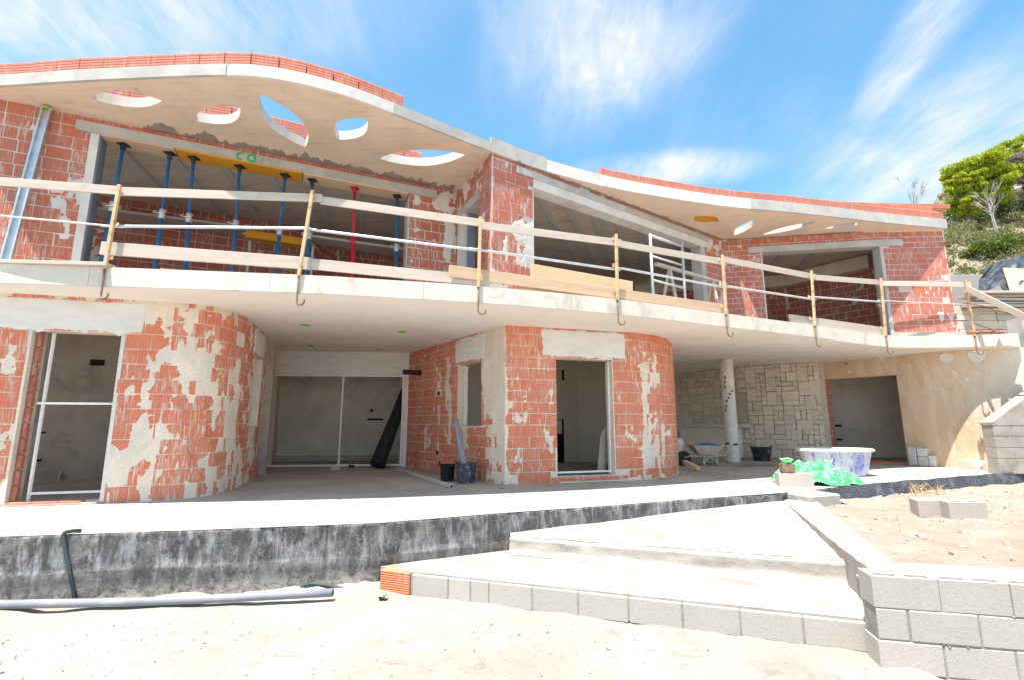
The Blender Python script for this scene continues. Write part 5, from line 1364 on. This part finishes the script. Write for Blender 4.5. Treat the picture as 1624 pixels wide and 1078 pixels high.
# ================================================================== tub, tarp, block, odds on the terrace
tp = on_level(1325, 752, 0); tp = Vector((6.35, 9.75, 0))
tb = empty('mixing_tub', tp, 'large blue mixing tub splashed with lime, white rim, on the terrace', 'tub')
m = MB(); prof = [(.50, 0), (.54, .05), (.60, .30), (.64, .46), (.70, .47), (.71, .50), (.66, .515), (.62, .48), (.57, .28), (.48, .05), (.0, .04)]
m.lathe(prof[:4], tp, 36, sx=1.05, sy=.62, caps=False); m.lathe([(.0, .04), (.48, .05), (.57, .28), (.61, .47)], tp, 36, sx=1.05, sy=.62, caps=False); m.build('tub_body', M['tub'], tb, smooth=True)
m = MB(); m.lathe([(.60, .455), (.69, .46), (.705, .49), (.66, .515), (.61, .49), (.60, .455)], tp, 36, sx=1.05, sy=.62, caps=False); m.build('rim', M['rim_white'], tb, smooth=True)
m = MB(); m.tube([tp + Vector((-.42, -.27, .40)), tp + Vector((-.40, -.31, .30)), tp + Vector((-.30, -.35, .29)), tp + Vector((-.26, -.34, .40))], .012, 6); m.build('handle', M['rim_white'], tb)
# green tarp heap: folded sheet
m = MB(); tcn = on_level(1305, 768, 0); TX, TY = tcn.x, tcn.y; NT = 70
for i in range(NT + 1):
    for j in range(NT + 1):
        a = -1 + 2 * i / NT; b_ = -1 + 2 * j / NT; r_ = math.sqrt(a * a * .8 + b_ * b_)
        x = TX + a * .62 + .05 * nz(a * 3, b_ * 3, 1) - .12 * b_; y = TY + .18 + b_ * .42 + .06 * nz(a * 2.5, b_ * 2.5, 4)
        fold = 1.2 * abs(nz(a * 1.5 + b_ * 1.2, b_ * 2.4 - a, 7)) + .55 * abs(nz(a * 3.4 - b_ * 2, b_ * 4.4 + a * 2, 9)) + .2 * abs(nz(a * 8 - b_ * 3, b_ * 9, 5))
        z = max(.008, (.15 * max(0, 1 - r_ ** 4.0) + .05 * (1 - a) * max(0, 1 - r_ ** 2) + .21 * fold * max(0, 1.1 - r_ ** 2)) + .008) if r_ < 1.12 else .008
        m.v.append((x, y, z))
for i in range(NT):
    for j in range(NT):
        a = -1 + 2 * (i + .5) / NT; b_ = -1 + 2 * (j + .5) / NT
        if math.sqrt(a * a * .8 + b_ * b_) > 1.0 + .14 * nz(math.atan2(b_, a) * 2.2, 3): continue
        k = i * (NT + 1) + j; m.f.append((k, k + NT + 1, k + NT + 2, k + 1)); m.mi.append(0)
tag(rebase(m.build('green_tarp', M['tarp'], smooth=True)), 'crumpled green plastic tarp heaped in front of the blue tub', 'tarp')
p = on_level(1268, 772, 0)
o = link('loose_block', HB); o.location = (p.x, p.y + .14, .105); o.rotation_euler = (0, 0, R(-14)); o.scale = (1.25, 1.2, 1.02); tag(o, 'grey concrete block on the terrace edge in front of the green tarp', 'concrete block')
tz = .21; bp = Vector((p.x - .08, p.y + .16, tz))
tbx = empty('tool_box', bp, 'dirty brown tool tin with cables standing on the concrete block', 'tin')
m = MB(); m.box(bp + Vector((0, 0, .075)), (.2, .15, .15), R(-8), bev=.012); m.build('tin_body', M['rust'], tbx); m = MB(); m.lathe([(.05, .15), (.085, .155), (.075, .20), (.04, .215)], bp, 14); m.build('cup', M['tarp'], tbx, smooth=True)
m = MB(); m.tube([bp + Vector((-.12, -.02, .22)), bp + Vector((0, -.05, .235)), bp + Vector((.11, .0, .20))], .009, 6); m.build('cable', M['rim_white'], tbx)
# strip of tarp cord and rags at the terrace corner
def rag(pt, sx, sy, h, mat, name, label, cat, seed):
    m = MB(); n_ = 18
    for i in range(n_ + 1):
        for j in range(n_ + 1):
            a = -1 + 2 * i / n_; b_ = -1 + 2 * j / n_; r_ = math.hypot(a, b_)
            m.v.append((pt.x + a * sx + .03 * nz(a * 3, b_ * 3, seed), pt.y + b_ * sy + .03 * nz(a * 3, b_ * 3, seed + 2), pt.z + .006 + max(0, 1.1 - r_) * h * (.5 + abs(nz(a * 2.6, b_ * 2.6, seed + 5)) * 1.7)))
    for i in range(n_):
        for j in range(n_):
            a = -1 + 2 * (i + .5) / n_; b_ = -1 + 2 * (j + .5) / n_
            if math.hypot(a, b_) > 1 + .2 * nz(math.atan2(b_, a) * 2, seed): continue
            k = i * (n_ + 1) + j; m.f.append((k, k + n_ + 1, k + n_ + 2, k + 1)); m.mi.append(0)
    return tag(rebase(m.build(name, mat, smooth=False)), label, cat)
p = on_level(1315, 797, -.15); p.z = -.14; rag(p, .24, .14, .12, M['rag'], 'checked_rag', 'crumpled blue and white checked rag at the corner of the earth bed', 'rag', 3)
p = on_level(1033, 757, 0); p.z = .0; rag(p - Vector((.13, 0, 0)), .15, .11, .10, M['paper_yellow'], 'paper_bag', 'crumpled yellow paper bag, left of two by the right bay wall', 'paper bag', 5); rag(p + Vector((.17, -.02, 0)), .11, .09, .14, M['paper_yellow'], 'paper_bag', 'crumpled yellow paper bag, right of two by the right bay wall', 'paper bag', 9)
# concrete corner of terrace under the block
m = MB(); p = on_level(1292, 778, 0); m.box((p.x - .15, p.y - .12, -.13), (.62, .5, .25), R(20), bev=.02); tag(rebase(m.build('corner_plinth', M['riser'])), 'rough concrete corner plinth where the side wall meets the terrace', 'plinth')

# buckets, tubes, bar, roll
def bucket(p, r0_, r1_, h, mat, label, splash=None, handles=True, tilt=(0, 0)):
    o = empty('bucket', p, label, 'bucket')
    m = MB(); m.lathe([(0, .004), (r0_, .004), (r0_ + .005, .01), (r1_, h), (r1_ + .012, h + .004), (r1_ + .010, h + .016), (r1_ - .008, h + .012), (r0_ - .012, .03), (0, .03)], p, 28, caps=False); m.build('bucket_body', mat, o, smooth=True)
    for s_ in (-1, 1):
        m = MB(); m.tube([p + Vector((s_ * r1_ * .95, -.05, h)), p + Vector((s_ * (r1_ + .02), -.04, h + .05)), p + Vector((s_ * (r1_ + .02), .04, h + .05)), p + Vector((s_ * r1_ * .95, .05, h))], .011, 6); m.build('handle', mat, o, smooth=True)
    return o
b1 = on_level(708, 763, 0); b2 = on_level(738, 766, 0); b1.y += .12; b2.y += .14
bucket(b1, .11, .135, .27, M['black_plastic'], 'plain black bucket left of the cement splashed one'); bucket(b2, .145, .18, .32, M['grey_bucket'], 'cement splashed grey bucket holding two grey tubes')
for (x, y, dx, lb) in ((723, 664, 0, 'grey plastic tube standing in the splashed bucket, rear one'), (729, 690, .05, 'grey plastic tube standing in the splashed bucket, front one')):
    a = b2 + Vector((-.0 + dx, -.03, .02)); b_ = at_depth(x, y, b2.y + .12 - dx); m = MB(); m.tube([a, a.lerp(b_, .5) + Vector((-.01, 0, 0)), b_], .042, 12, cap=True); m.tube([b_ - (b_ - a).normalized() * .02, b_ + (b_ - a).normalized() * .004], .034, 10); tag(rebase(m.build('grey_tube', M['grey_pipe'], smooth=True)), lb, 'tube', 'grey tubes in the splashed bucket')
a, b_ = on_level(629, 745, 0), on_level(716, 773, 0); m = MB(); m.bar(a + Vector((0, 0, .03)), b_ + Vector((0, 0, .03)), .055, .055, bev=.005); m.bar(b_ + Vector((0, 0, .03)), b_ + (b_ - a).normalized() * .003 + Vector((0, 0, .03)), .035, .035, mi=1)
tag(rebase(m.build('metal_bar', [M['grey_jamb'], M['dark_void']])), 'square grey metal bar lying on the terrace floor by the buckets', 'bar')
p = on_level(597, 743, 0); p.y += .05; top_ = at_depth(645, 616, p.y + .9); m = MB(); d = (top_ - p).normalized(); rr_ = .145; 
base = p + Vector((0, 0, .07)); m.tube([base, base + (top_ - base) * .25, base + (top_ - base) * .5, top_], [rr_ * 1.18, rr_ * 1.12, rr_ * 1.0, rr_ * .86], 22); m.tube([top_ - d * .05, top_ + d * .012], rr_ * .55, 16)
tag(rebase(m.build('membrane_roll', M['black_felt'], smooth=True)), 'tall black roll of membrane leaning against the right side of the glass door', 'roll')
p = on_level(531, 745, 0); m = MB(); m.box(p + Vector((0, .05, .045)), (.19, .09, .09), R(4), bev=.008); tag(rebase(m.build('wood_offcut', M['wood_pale'])), 'small pale wood offcut at the foot of the white middle batten', 'offcut')
p = on_level(556, 741, 0); m = MB(); m.box(p + Vector((0, .05, .03)), (.12, .08, .06), R(-10), bev=.012); tag(rebase(m.build('rubble_piece', M['prop_dark'])), 'small dark lump of rubble right of the wood offcut', 'rubble')
# tile board leaning in the left room
A_ = on_level(95, 762, 0); m = MB(); A1 = Vector((-7.35, 8.9, .0))
p0, p1, p2, p3 = on_level(90, 761, 0), on_level(126, 750, 0), at_depth(103, 729, 8.45), at_depth(70, 733, 8.2)
pc = on_level(108, 756, 0); e1 = (p1 - p0); up_ = Vector((-.25, .35, .38)); m.add([p0, p0 + e1, p0 + e1 + up_, p0 + up_] + [v + Vector((.02, .02, -.0)) for v in (p0, p0 + e1, p0 + e1 + up_, p0 + up_)], [(0, 1, 2, 3), (5, 4, 7, 6), (0, 4, 5, 1), (1, 5, 6, 2), (2, 6, 7, 3), (3, 7, 4, 0)])
tag(rebase(m.build('board_offcut', M['wood_pale'])), 'pale square board leaning on the wall inside the left room', 'board')
m = MB(); p0 = Vector((*PRf.at(d1 - .12, -.5)[0], 0)); m.add([p0 + Vector(v) for v in ((0, 0, .12), (.15, .1, .12), (.22, .2, .95), (.10, .10, .8), (.03, .03, .12), (.18, .13, .12), (.25, .23, .95), (.13, .13, .8))], [(0, 1, 2, 3), (5, 4, 7, 6), (0, 4, 5, 1), (1, 5, 6, 2), (2, 6, 7, 3), (3, 7, 4, 0)])
tag(rebase(m.build('board_offcut', M['plaster_in'])), 'pale board leaning inside the doorway of the right bay', 'board')

# wheelbarrow
wb = on_level(1118, 738, 0); wb = Vector((4.62, 11.9, 0))
w_ = empty('wheelbarrow', wb, 'cement caked wheelbarrow with a blue sack in it beside the column', 'wheelbarrow')
W_ = lambda x, y, z: wb + Vector((x, y, z)) * .82
m = MB(); t4 = [W_(-.42, -.30, .60), W_(.42, -.28, .56), W_(.42, .28, .56), W_(-.42, .30, .60)]; b4 = [W_(-.22, -.16, .32), W_(.26, -.18, .30), W_(.26, .18, .30), W_(-.22, .16, .32)]
m.add(t4 + b4, [(4, 7, 6, 5), (0, 4, 5, 1), (1, 5, 6, 2), (2, 6, 7, 3), (3, 7, 4, 0)]); s4 = [v + Vector((0, 0, .012)) * 1 for v in t4]; m.add([v * 1 for v in t4] + [v.lerp(W_(0, 0, .58), .06) for v in t4] + [v.lerp(W_(0, 0, .4), .08) + Vector((0, 0, .03)) for v in b4], [(0, 1, 5, 4), (1, 2, 6, 5), (2, 3, 7, 6), (3, 0, 4, 7), (4, 5, 9, 8), (5, 6, 10, 9), (6, 7, 11, 10), (7, 4, 8, 11), (8, 9, 10, 11)])
m.build('tray', M['barrow'], w_)
for y_ in (-.2, .2):
    m = MB(); m.tube([W_(.85, y_ * 1.4, .62), W_(.72, y_ * 1.4, .60), W_(.5, y_ * 1.2, .30), W_(.1, y_, .27), W_(-.45, y_ * .5, .28), W_(-.62, y_ * .3, .22)], .018, 8); m.build('frame_tube', M['barrow'], w_, smooth=True)
    m = MB(); m.tube([W_(.86, y_ * 1.4, .622), W_(.74, y_ * 1.4, .604)], .024, 8); m.build('grip', M['black_plastic'], w_)
    m = MB(); m.tube([W_(.25, y_, .30), W_(.30, y_ * 1.1, .0)], .022, 8); m.tube([W_(-.10, y_, .30), W_(-.12, y_ * 1.1, .0)], .022, 8); m.tube([W_(-.12, y_ * 1.1, .02), W_(-.02, y_, .20), W_(.1, y_, .25), W_(.2, y_, .20), W_(.30, y_ * 1.1, .02)], .016, 6); m.build('leg', M['barrow'], w_, smooth=True)
m = MB(); m.lathe([(.10, -.035), (.17, -.045), (.185, 0), (.17, .045), (.10, .035)], (0, 0, 0), 20, caps=True)
mw = MB(); mw.add([W_(-.62, 0, .19) + Vector((v[0], v[2], v[1])) for v in m.v], m.f); mw.build('wheel', M['black_plastic'], w_, smooth=True)
m = MB(); NBg = 12
for i in range(NBg + 1):
    for j in range(NBg + 1):
        a, b_ = -1 + 2 * i / NBg, -1 + 2 * j / NBg; m.v.append(W_(.08 + a * .30, b_ * .22 - .03, .585 + .06 * max(0, 1 - a * a) * (1 - b_ * b_) + .025 * nz(a * 3, b_ * 3, 4)))
for i in range(NBg):
    for j in range(NBg): k = i * (NBg + 1) + j; m.f.append((k, k + NBg + 1, k + NBg + 2, k + 1)); m.mi.append(0)
tag(rebase(m.build('blue_sack', M['blue_plastic'])), 'blue plastic sack lying in the wheelbarrow', 'sack')
bq = Vector((6.72, 13.35, 0)); bucket(bq, .19, .26, .34, M['splashed_black'], 'wide black rubber bucket at the foot of the stone wall')
p = on_level(1180, 735, 0); rag(Vector((5.85, 11.9, 0)), .5, .22, .035, M['membrane_grey'], 'folded_sheet', 'flat folded grey sheet on the floor in front of the column', 'sheet', 14)
p = on_level(1085, 743, 0); plank('yellow_block', Vector((3.95, 10.55, .05)), Vector((3.8, 10.95, .16)), .1, .08, M['wood_ply'], 'yellow wooden block leaning at the foot of the right bay', 'block')
rag(Vector((4.9, 12.4, 0)), .3, .14, .06, M['tarp'], 'green_bag', 'small green plastic bag on the floor behind the wheelbarrow', 'bag', 21)
p = Vector((4.06, 12.2, .0)); m = MB(); m.lathe([(.0, 0), (.16, .0), (.2, .12), (.19, .5), (.14, .62), (0, .64)], p, 20); tag(rebase(m.build('white_sack', M['fascia_white'], smooth=True)), 'pale upright sack half hidden behind the right bay, left of the wheelbarrow', 'sack')
q_, d, n_ = PSW.at(hu(PSW, 1133, 670), .2); m = MB(); m.lathe([(.0, .96), (.05, .96), (.06, 1.0), (.03, 1.06), (0, 1.07)], (q_.x, q_.y, .002), 12); tag(rebase(m.build('white_pot', M['fascia_white'], smooth=True)), 'small white pot on the stone counter left of the column', 'pot')
# small things on the right part of the terrace
p = on_level(1491, 738, 0); m = MB(); m.box(p + Vector((0, .08, .045)), (.22, .11, .085), R(-8), bev=.008); tag(rebase(m.build('loose_brick', M['orange_ribbed'])), 'orange brick lying on the terrace in front of the plastered wall', 'brick')
p = on_level(1555, 746, 0); m = MB(); m.lathe([(.0, 0), (.07, 0), (.085, .16), (.075, .17), (.0, .15)], p + Vector((0, .05, 0)), 16); tag(rebase(m.build('white_pail', M['white_batten'], smooth=True)), 'small white pail on the terrace edge by the membrane', 'pail')

# hoses and pipe along the black wall
def on_terr(x, y, h): 
    u, z = TP.hit(x, y); q_, d, n_ = TP.at(u, h); return Vector((q_.x, q_.y, z))
hp = [on_terr(122, 841, -.06), on_terr(112, 842, -.01), on_terr(104, 846, .025), on_terr(108, 870, .035), on_terr(112, 890, .035), on_terr(117, 915, .035), on_terr(121, 936, .03), on_terr(122, 952, .03)]
hp[0].z = .02; hp[1].z = .025; hp[2].z = .005
def corr(pts, r, n=90):
    C_ = catmull(pts, 14); m = MB(); m.tube(C_, [r * (1 + .09 * (i % 2)) for i in range(len(C_))], 9); return m
tag(rebase(corr(hp, .017).build('corrugated_hose', M['hose'], smooth=True)), 'dark corrugated hose hanging down the black terrace wall', 'hose')
hb = [on_terr(472, 938, .03), on_terr(483, 926, .05), on_terr(500, 922, .06), on_terr(525, 925, .07), on_terr(548, 929, .08), on_terr(562, 931, .10)]
tag(rebase(corr(hb, .017).build('corrugated_hose', M['hose'], smooth=True)), 'short dark corrugated hose arching at the foot of the black wall near the steps', 'hose')
pa, pb = on_level(-330, 971, GZ + .055), on_level(528, 940, GZ + .07); pm = [pa.lerp(pb, t_) + Vector((0, 0, .012 * math.sin(t_ * 7))) for t_ in [i / 12 for i in range(13)]]
m = MB(); m.tube(pm, .036, 14); m.tube([pm[-1], pm[-1] + (pm[-1] - pm[-2]).normalized() * .002], .028, 12, mi=1); tag(rebase(m.build('grey_pipe', [M['pvc'], M['dark_void']], smooth=True)), 'long grey plastic pipe lying on the ground along the black wall', 'pipe')

# ================================================================== right background: retaining wall, timber, tarp, hillside, trees
rw = empty('retaining_wall', (13.5, 14.5, 2.5), 'grey concrete retaining wall behind the timber stack on the right', 'wall')
m = MB(); m.box((16.0, 14.6, 3.7), (7.6, .3, 3.6), 0, bev=.01); m.build('wall_panel', M['block'], rw)
sw2 = empty('garden_stone_wall', (13.4, 12.8, 2.6), 'pale stone wall under the timber stack beyond the balcony end', 'stone wall')
m = MB(); m.box((14.6, 12.9, 2.9), (5.4, .4, 2.0)); m.build('mortar_bed', M['stone_joint'], sw2)
rng = random.Random(77); z = 2.95; swi2 = wpos(sw2).inverted()
while z < 3.88:
    h_ = rng.uniform(.16, .26); x = 11.9
    while x < 16.6:
        w = rng.uniform(.22, .45); o = link('stone', rng.choice(STM), sw2); o.matrix_local = swi2 @ (Matrix.Translation((x + w / 2, 12.69 + rng.uniform(-.01, .01), z + h_ / 2)) @ Matrix.Diagonal((w - .012, .09, h_ - .012, 1))); x += w
    z += h_
sg = MB(); sg.add([(11.2, 10.75, 2.6), (18, 10.4, 2.6), (18, 30, 2.6), (11.2, 30, 2.6)], [(0, 1, 2, 3)]); tag(sg.build('upper_ground', M['ground']), kind='structure', label='upper ground level beside the house')
m = MB(); m.box((15.3, 10.9, 2.97), (7.5, .35, .75)); tag(rebase(m.build('concrete_kerb', M['concrete'])), 'pale concrete upstand right of the balcony end', 'wall')
rng = random.Random(31)
G_T = 'planks stacked on the stone wall'
lbT = ['topmost pale plank of the timber stack on the right', 'second plank from the top of the timber stack', 'front plank in the middle of the timber stack', 'rear plank in the middle of the timber stack', 'lower front plank of the timber stack', 'lowest plank of the timber stack on the stone wall']
for k in range(6):
    z = 3.94 + (5 - k) * .085; y = 12.55 + rng.uniform(-.15, .25) + (.12 if k % 2 else 0)
    plank('stacked_plank', (12.15 + rng.uniform(-.2, .15), y, z), (17, y + rng.uniform(-.4, .3), z + rng.uniform(-.02, .02)), .22, .06, M['wood_grey' if k % 2 else 'wood_pale'], lbT[k], 'plank', G_T)
a = at_depth(1590, 426, 12.6); b_ = at_depth(1602, 464, 12.35); c_ = at_depth(1668, 470, 12.3); d_ = at_depth(1656, 430, 12.55); m = MB()
nrm = (b_ - a).cross(d_ - a).normalized() * .03; m.add([a, b_, c_, d_, a + nrm, b_ + nrm, c_ + nrm, d_ + nrm], [(0, 1, 2, 3), (7, 6, 5, 4), (0, 4, 5, 1), (1, 5, 6, 2), (2, 6, 7, 3), (3, 7, 4, 0)])
tag(rebase(m.build('plywood_sheet', M['wood_ply'])), 'pale plywood sheet tilted on the timber stack beside black sheeting', 'board')
m = MB(); NS = 40
tl0, tr0, bl0, br0 = at_depth(1561, 424, 12.9), at_depth(1680, 398, 13.2), at_depth(1550, 464, 12.45), at_depth(1680, 432, 12.3)
for i in range(NS + 1):
    for j in range(NS + 1):
        s_, t_ = i / NS, j / NS; p = tl0.lerp(tr0, s_).lerp(bl0.lerp(br0, s_), t_)
        p.y -= .10 * abs(nz(s_ * 7 + t_, t_ * 2, 3)) * 2 - .05; p.z += .10 * nz(s_ * 5, t_ * 3, 8) + (.10 * math.sin(s_ * 3.1) if t_ < .4 else 0) - (.16 if (.32 < s_ < .5 and t_ > .8) else 0)
        m.v.append(tuple(p))
for i in range(NS):
    for j in range(NS):
        k = i * (NS + 1) + j; m.f.append((k, k + 1, k + NS + 2, k + NS + 1)); m.mi.append(0)
tag(rebase(m.build('black_sheeting', M['black_sheet'], smooth=True)), 'black plastic sheeting draped over the timber stack on the right', 'sheeting')

def hill_z(x, y):
    s_ = x / max(y, 1); k = .16 + .48 * min(1, max(0, (s_ - .70) / .26))
    yy = min(y, 52 + 4 * nz(x * .05, 3)); z = 2.5 + max(0, yy - 12.5) * k + (.7 * nz(x * .16, y * .16, 3) + .3 * nz(x * .5, y * .5, 6)) * min(1, max(0, (y - 16) / 6))
    return z + max(0, y - 52) * .02
hill = grid_sheet('hillside', -40, 140, 15.0, 130, 180, 115, hill_z, M['hill'], lambda x, y: x > 11.0 or y > 19); tag(hill, kind='structure', label='dry scrubby hillside rising behind the house')

def leaf_clump(m, c, r_, n, size, rr, flat=.75):
    for _ in range(n):
        v = Vector((rr.gauss(0, 1), rr.gauss(0, 1), rr.gauss(0, 1))); v = v.normalized() * (rr.random() ** .45) * r_; v.z *= flat
        p = c + v; e = Euler((rr.uniform(0, 6.3), rr.uniform(0, 6.3), rr.uniform(0, 6.3))).to_matrix(); s_ = size * rr.uniform(.6, 1.4)
        m.add([p + e @ Vector(k) * s_ for k in ((-.5, -.22, 0), (.5, -.22, .05), (.5, .22, 0), (-.5, .22, .08))], [(0, 1, 2, 3)]); m.tint.append(rr.random())
def tree(base, h, crown_r, label, leaf_m, bark, seed, lean=0, trunk_r=.14, clumps=26, leaves=150, leaf=.26, bare=False, name='pine_tree', cat='tree', crown_z=.55):
    rr = random.Random(seed); o = empty(name, base, label, cat, 'pine trees on the hillside' if leaf_m else None)
    tm = MB(); top_ = base + Vector((lean, rr.uniform(-.3, .3), h * .85)); tm.tube([base - Vector((0, 0, .4)), base.lerp(top_, .4) + Vector((lean * .15, 0, 0)), base.lerp(top_, .75), top_], [trunk_r, trunk_r * .8, trunk_r * .5, trunk_r * .2], 8)
    cs2 = []
    for k in range(clumps):
        an = rr.uniform(0, 6.3); zz_ = rr.uniform(crown_z, 1.0); rad = crown_r * rr.uniform(.25, 1) * (1.15 - abs(zz_ - .75) * 1.3)
        c = base + Vector((lean * zz_ + math.cos(an) * rad, math.sin(an) * rad, h * zz_)); cs2.append(c)
        st_ = base.lerp(top_, min(.95, zz_ * .85)); md = st_.lerp(c, .55) + Vector((0, 0, -.12)); tm.tube([st_, md, c], [trunk_r * .3, trunk_r * .18, trunk_r * .06], 5)
        if bare:
            for _ in range(7):
                e_ = c + Vector((rr.uniform(-.5, .5), rr.uniform(-.5, .5), rr.uniform(-.1, .6))) * crown_r * .45; tm.tube([md.lerp(c, rr.random()), e_], [.018, .006], 4)
    tm.build('trunk', bark, o)
    if leaf_m:
        m = MB(); m.tint = []
        for c in cs2: leaf_clump(m, c, crown_r * rr.uniform(.20, .36), leaves, leaf, rr, .5)
        m.build('crown', leaf_m, o)
    return o
def hp_(x, Y): p = at_depth(x, 300, Y); return Vector((p.x, Y, hill_z(p.x, Y)))
tree(hp_(1560, 31), 4.3, 1.8, 'bright green pine just behind the right end of the roof', M['pine_leaf'], M['bark'], 3, lean=-.3, clumps=90, leaves=440, leaf=.12, crown_z=.30)
tree(hp_(1598, 37), 5.0, 1.8, 'tallest bright green pine on the hillside', M['pine_leaf'], M['bark'], 8, lean=.2, clumps=60, leaves=440, leaf=.13, crown_z=.42)
tree(hp_(1527, 29), 3.3, 1.15, 'small yellow green pine rising beside the roof corner', M['pine_leaf'], M['bark'], 12, clumps=44, leaves=380, leaf=.12, crown_z=.3)
tree(hp_(1634, 34), 4.8, 1.8, 'brownish dying pine at the right edge', M['dead_leaf'], M['grey_bark'], 17, clumps=50, leaves=260, leaf=.14, crown_z=.5)
tree(hp_(1570, 27), 3.4, .9, 'bare grey dead tree with a pale trunk in front of the pines', None, M['grey_bark'], 22, clumps=16, bare=True, name='dead_tree', trunk_r=.09, crown_z=.55)
tree(hp_(1445, 36), 6.2, 1.1, 'small bare leafless tree showing above the brick parapet', None, M['grey_bark'], 25, clumps=14, bare=True, name='dead_tree', trunk_r=.07, crown_z=.4)
tree(hp_(1267, 40), 12.5, 1.3, 'tiny green pine top peeping over the parapet', M['pine_leaf'], M['bark'], 28, clumps=12, leaves=100)
rr = random.Random(4); m = MB(); m.tint = []
for k in range(640):
    Y = rr.uniform(17, 46); x = rr.uniform(1480, 1850); b = hp_(x, Y); rad = rr.uniform(.25, .7); leaf_clump(m, b + Vector((0, 0, rad * .4)), rad, 60, .13, rr, .7)
tag(m.build('dry_scrub', M['scrub_dry']), kind='stuff', label='dry pale scrub covering the slope')
def shrub(x, Y, r_, label, mt, seed, n=500):
    rr = random.Random(seed); m = MB(); m.tint = []; b = hp_(x, Y)
    for k in range(9): leaf_clump(m, b + Vector((rr.uniform(-1, 1) * r_, rr.uniform(-.6, .6) * r_, r_ * rr.uniform(.25, .8))), r_ * .5, n // 9, .13, rr, .8)
    return tag(rebase(m.build('shrub', mt)), label, 'shrub', 'green shrubs on the hillside')
shrub(1558, 22, .95, 'bright green rounded shrub low on the slope', M['shrub_green'], 2, 1100); shrub(1590, 32, 1.2, 'dark green shrub under the tallest pine', M['pine_dark'], 5, 900); shrub(1545, 30, 1.3, 'dark shrub in the shade of the pine behind the roof end', M['pine_dark'], 6, 900); shrub(1530, 22, .6, 'olive green low shrub next to the brick wall', M['shrub_green'], 7, 500); shrub(1606, 25, .6, 'yellowish shrub near the right edge of the slope', M['scrub_dry'], 9, 500); shrub(1622, 34, 1.4, 'dark green shrub at the right edge below the red roof', M['pine_dark'], 10, 800)
# a house far up the slope
hb_ = hp_(1640, 44); fh = empty('hillside_house', hb_, 'small white house with a red tiled roof among the pines', 'house')
m = MB(); m.box(hb_ + Vector((0, 0, 1.3)), (7, 5, 3.4)); m.build('wall', M['far_wall'], fh)
m = MB(); z_ = hb_.z + 3.0; m.add([(hb_.x - 4, hb_.y - 3, z_), (hb_.x + 4, hb_.y - 3, z_), (hb_.x + 4, hb_.y + 3, z_), (hb_.x - 4, hb_.y + 3, z_), (hb_.x - 2, hb_.y, z_ + 1.3), (hb_.x + 2, hb_.y, z_ + 1.3)], [(0, 1, 5, 4), (1, 2, 5), (2, 3, 4, 5), (3, 0, 4), (3, 2, 1, 0)]); m.build('roof', M['roof_tile'], fh)
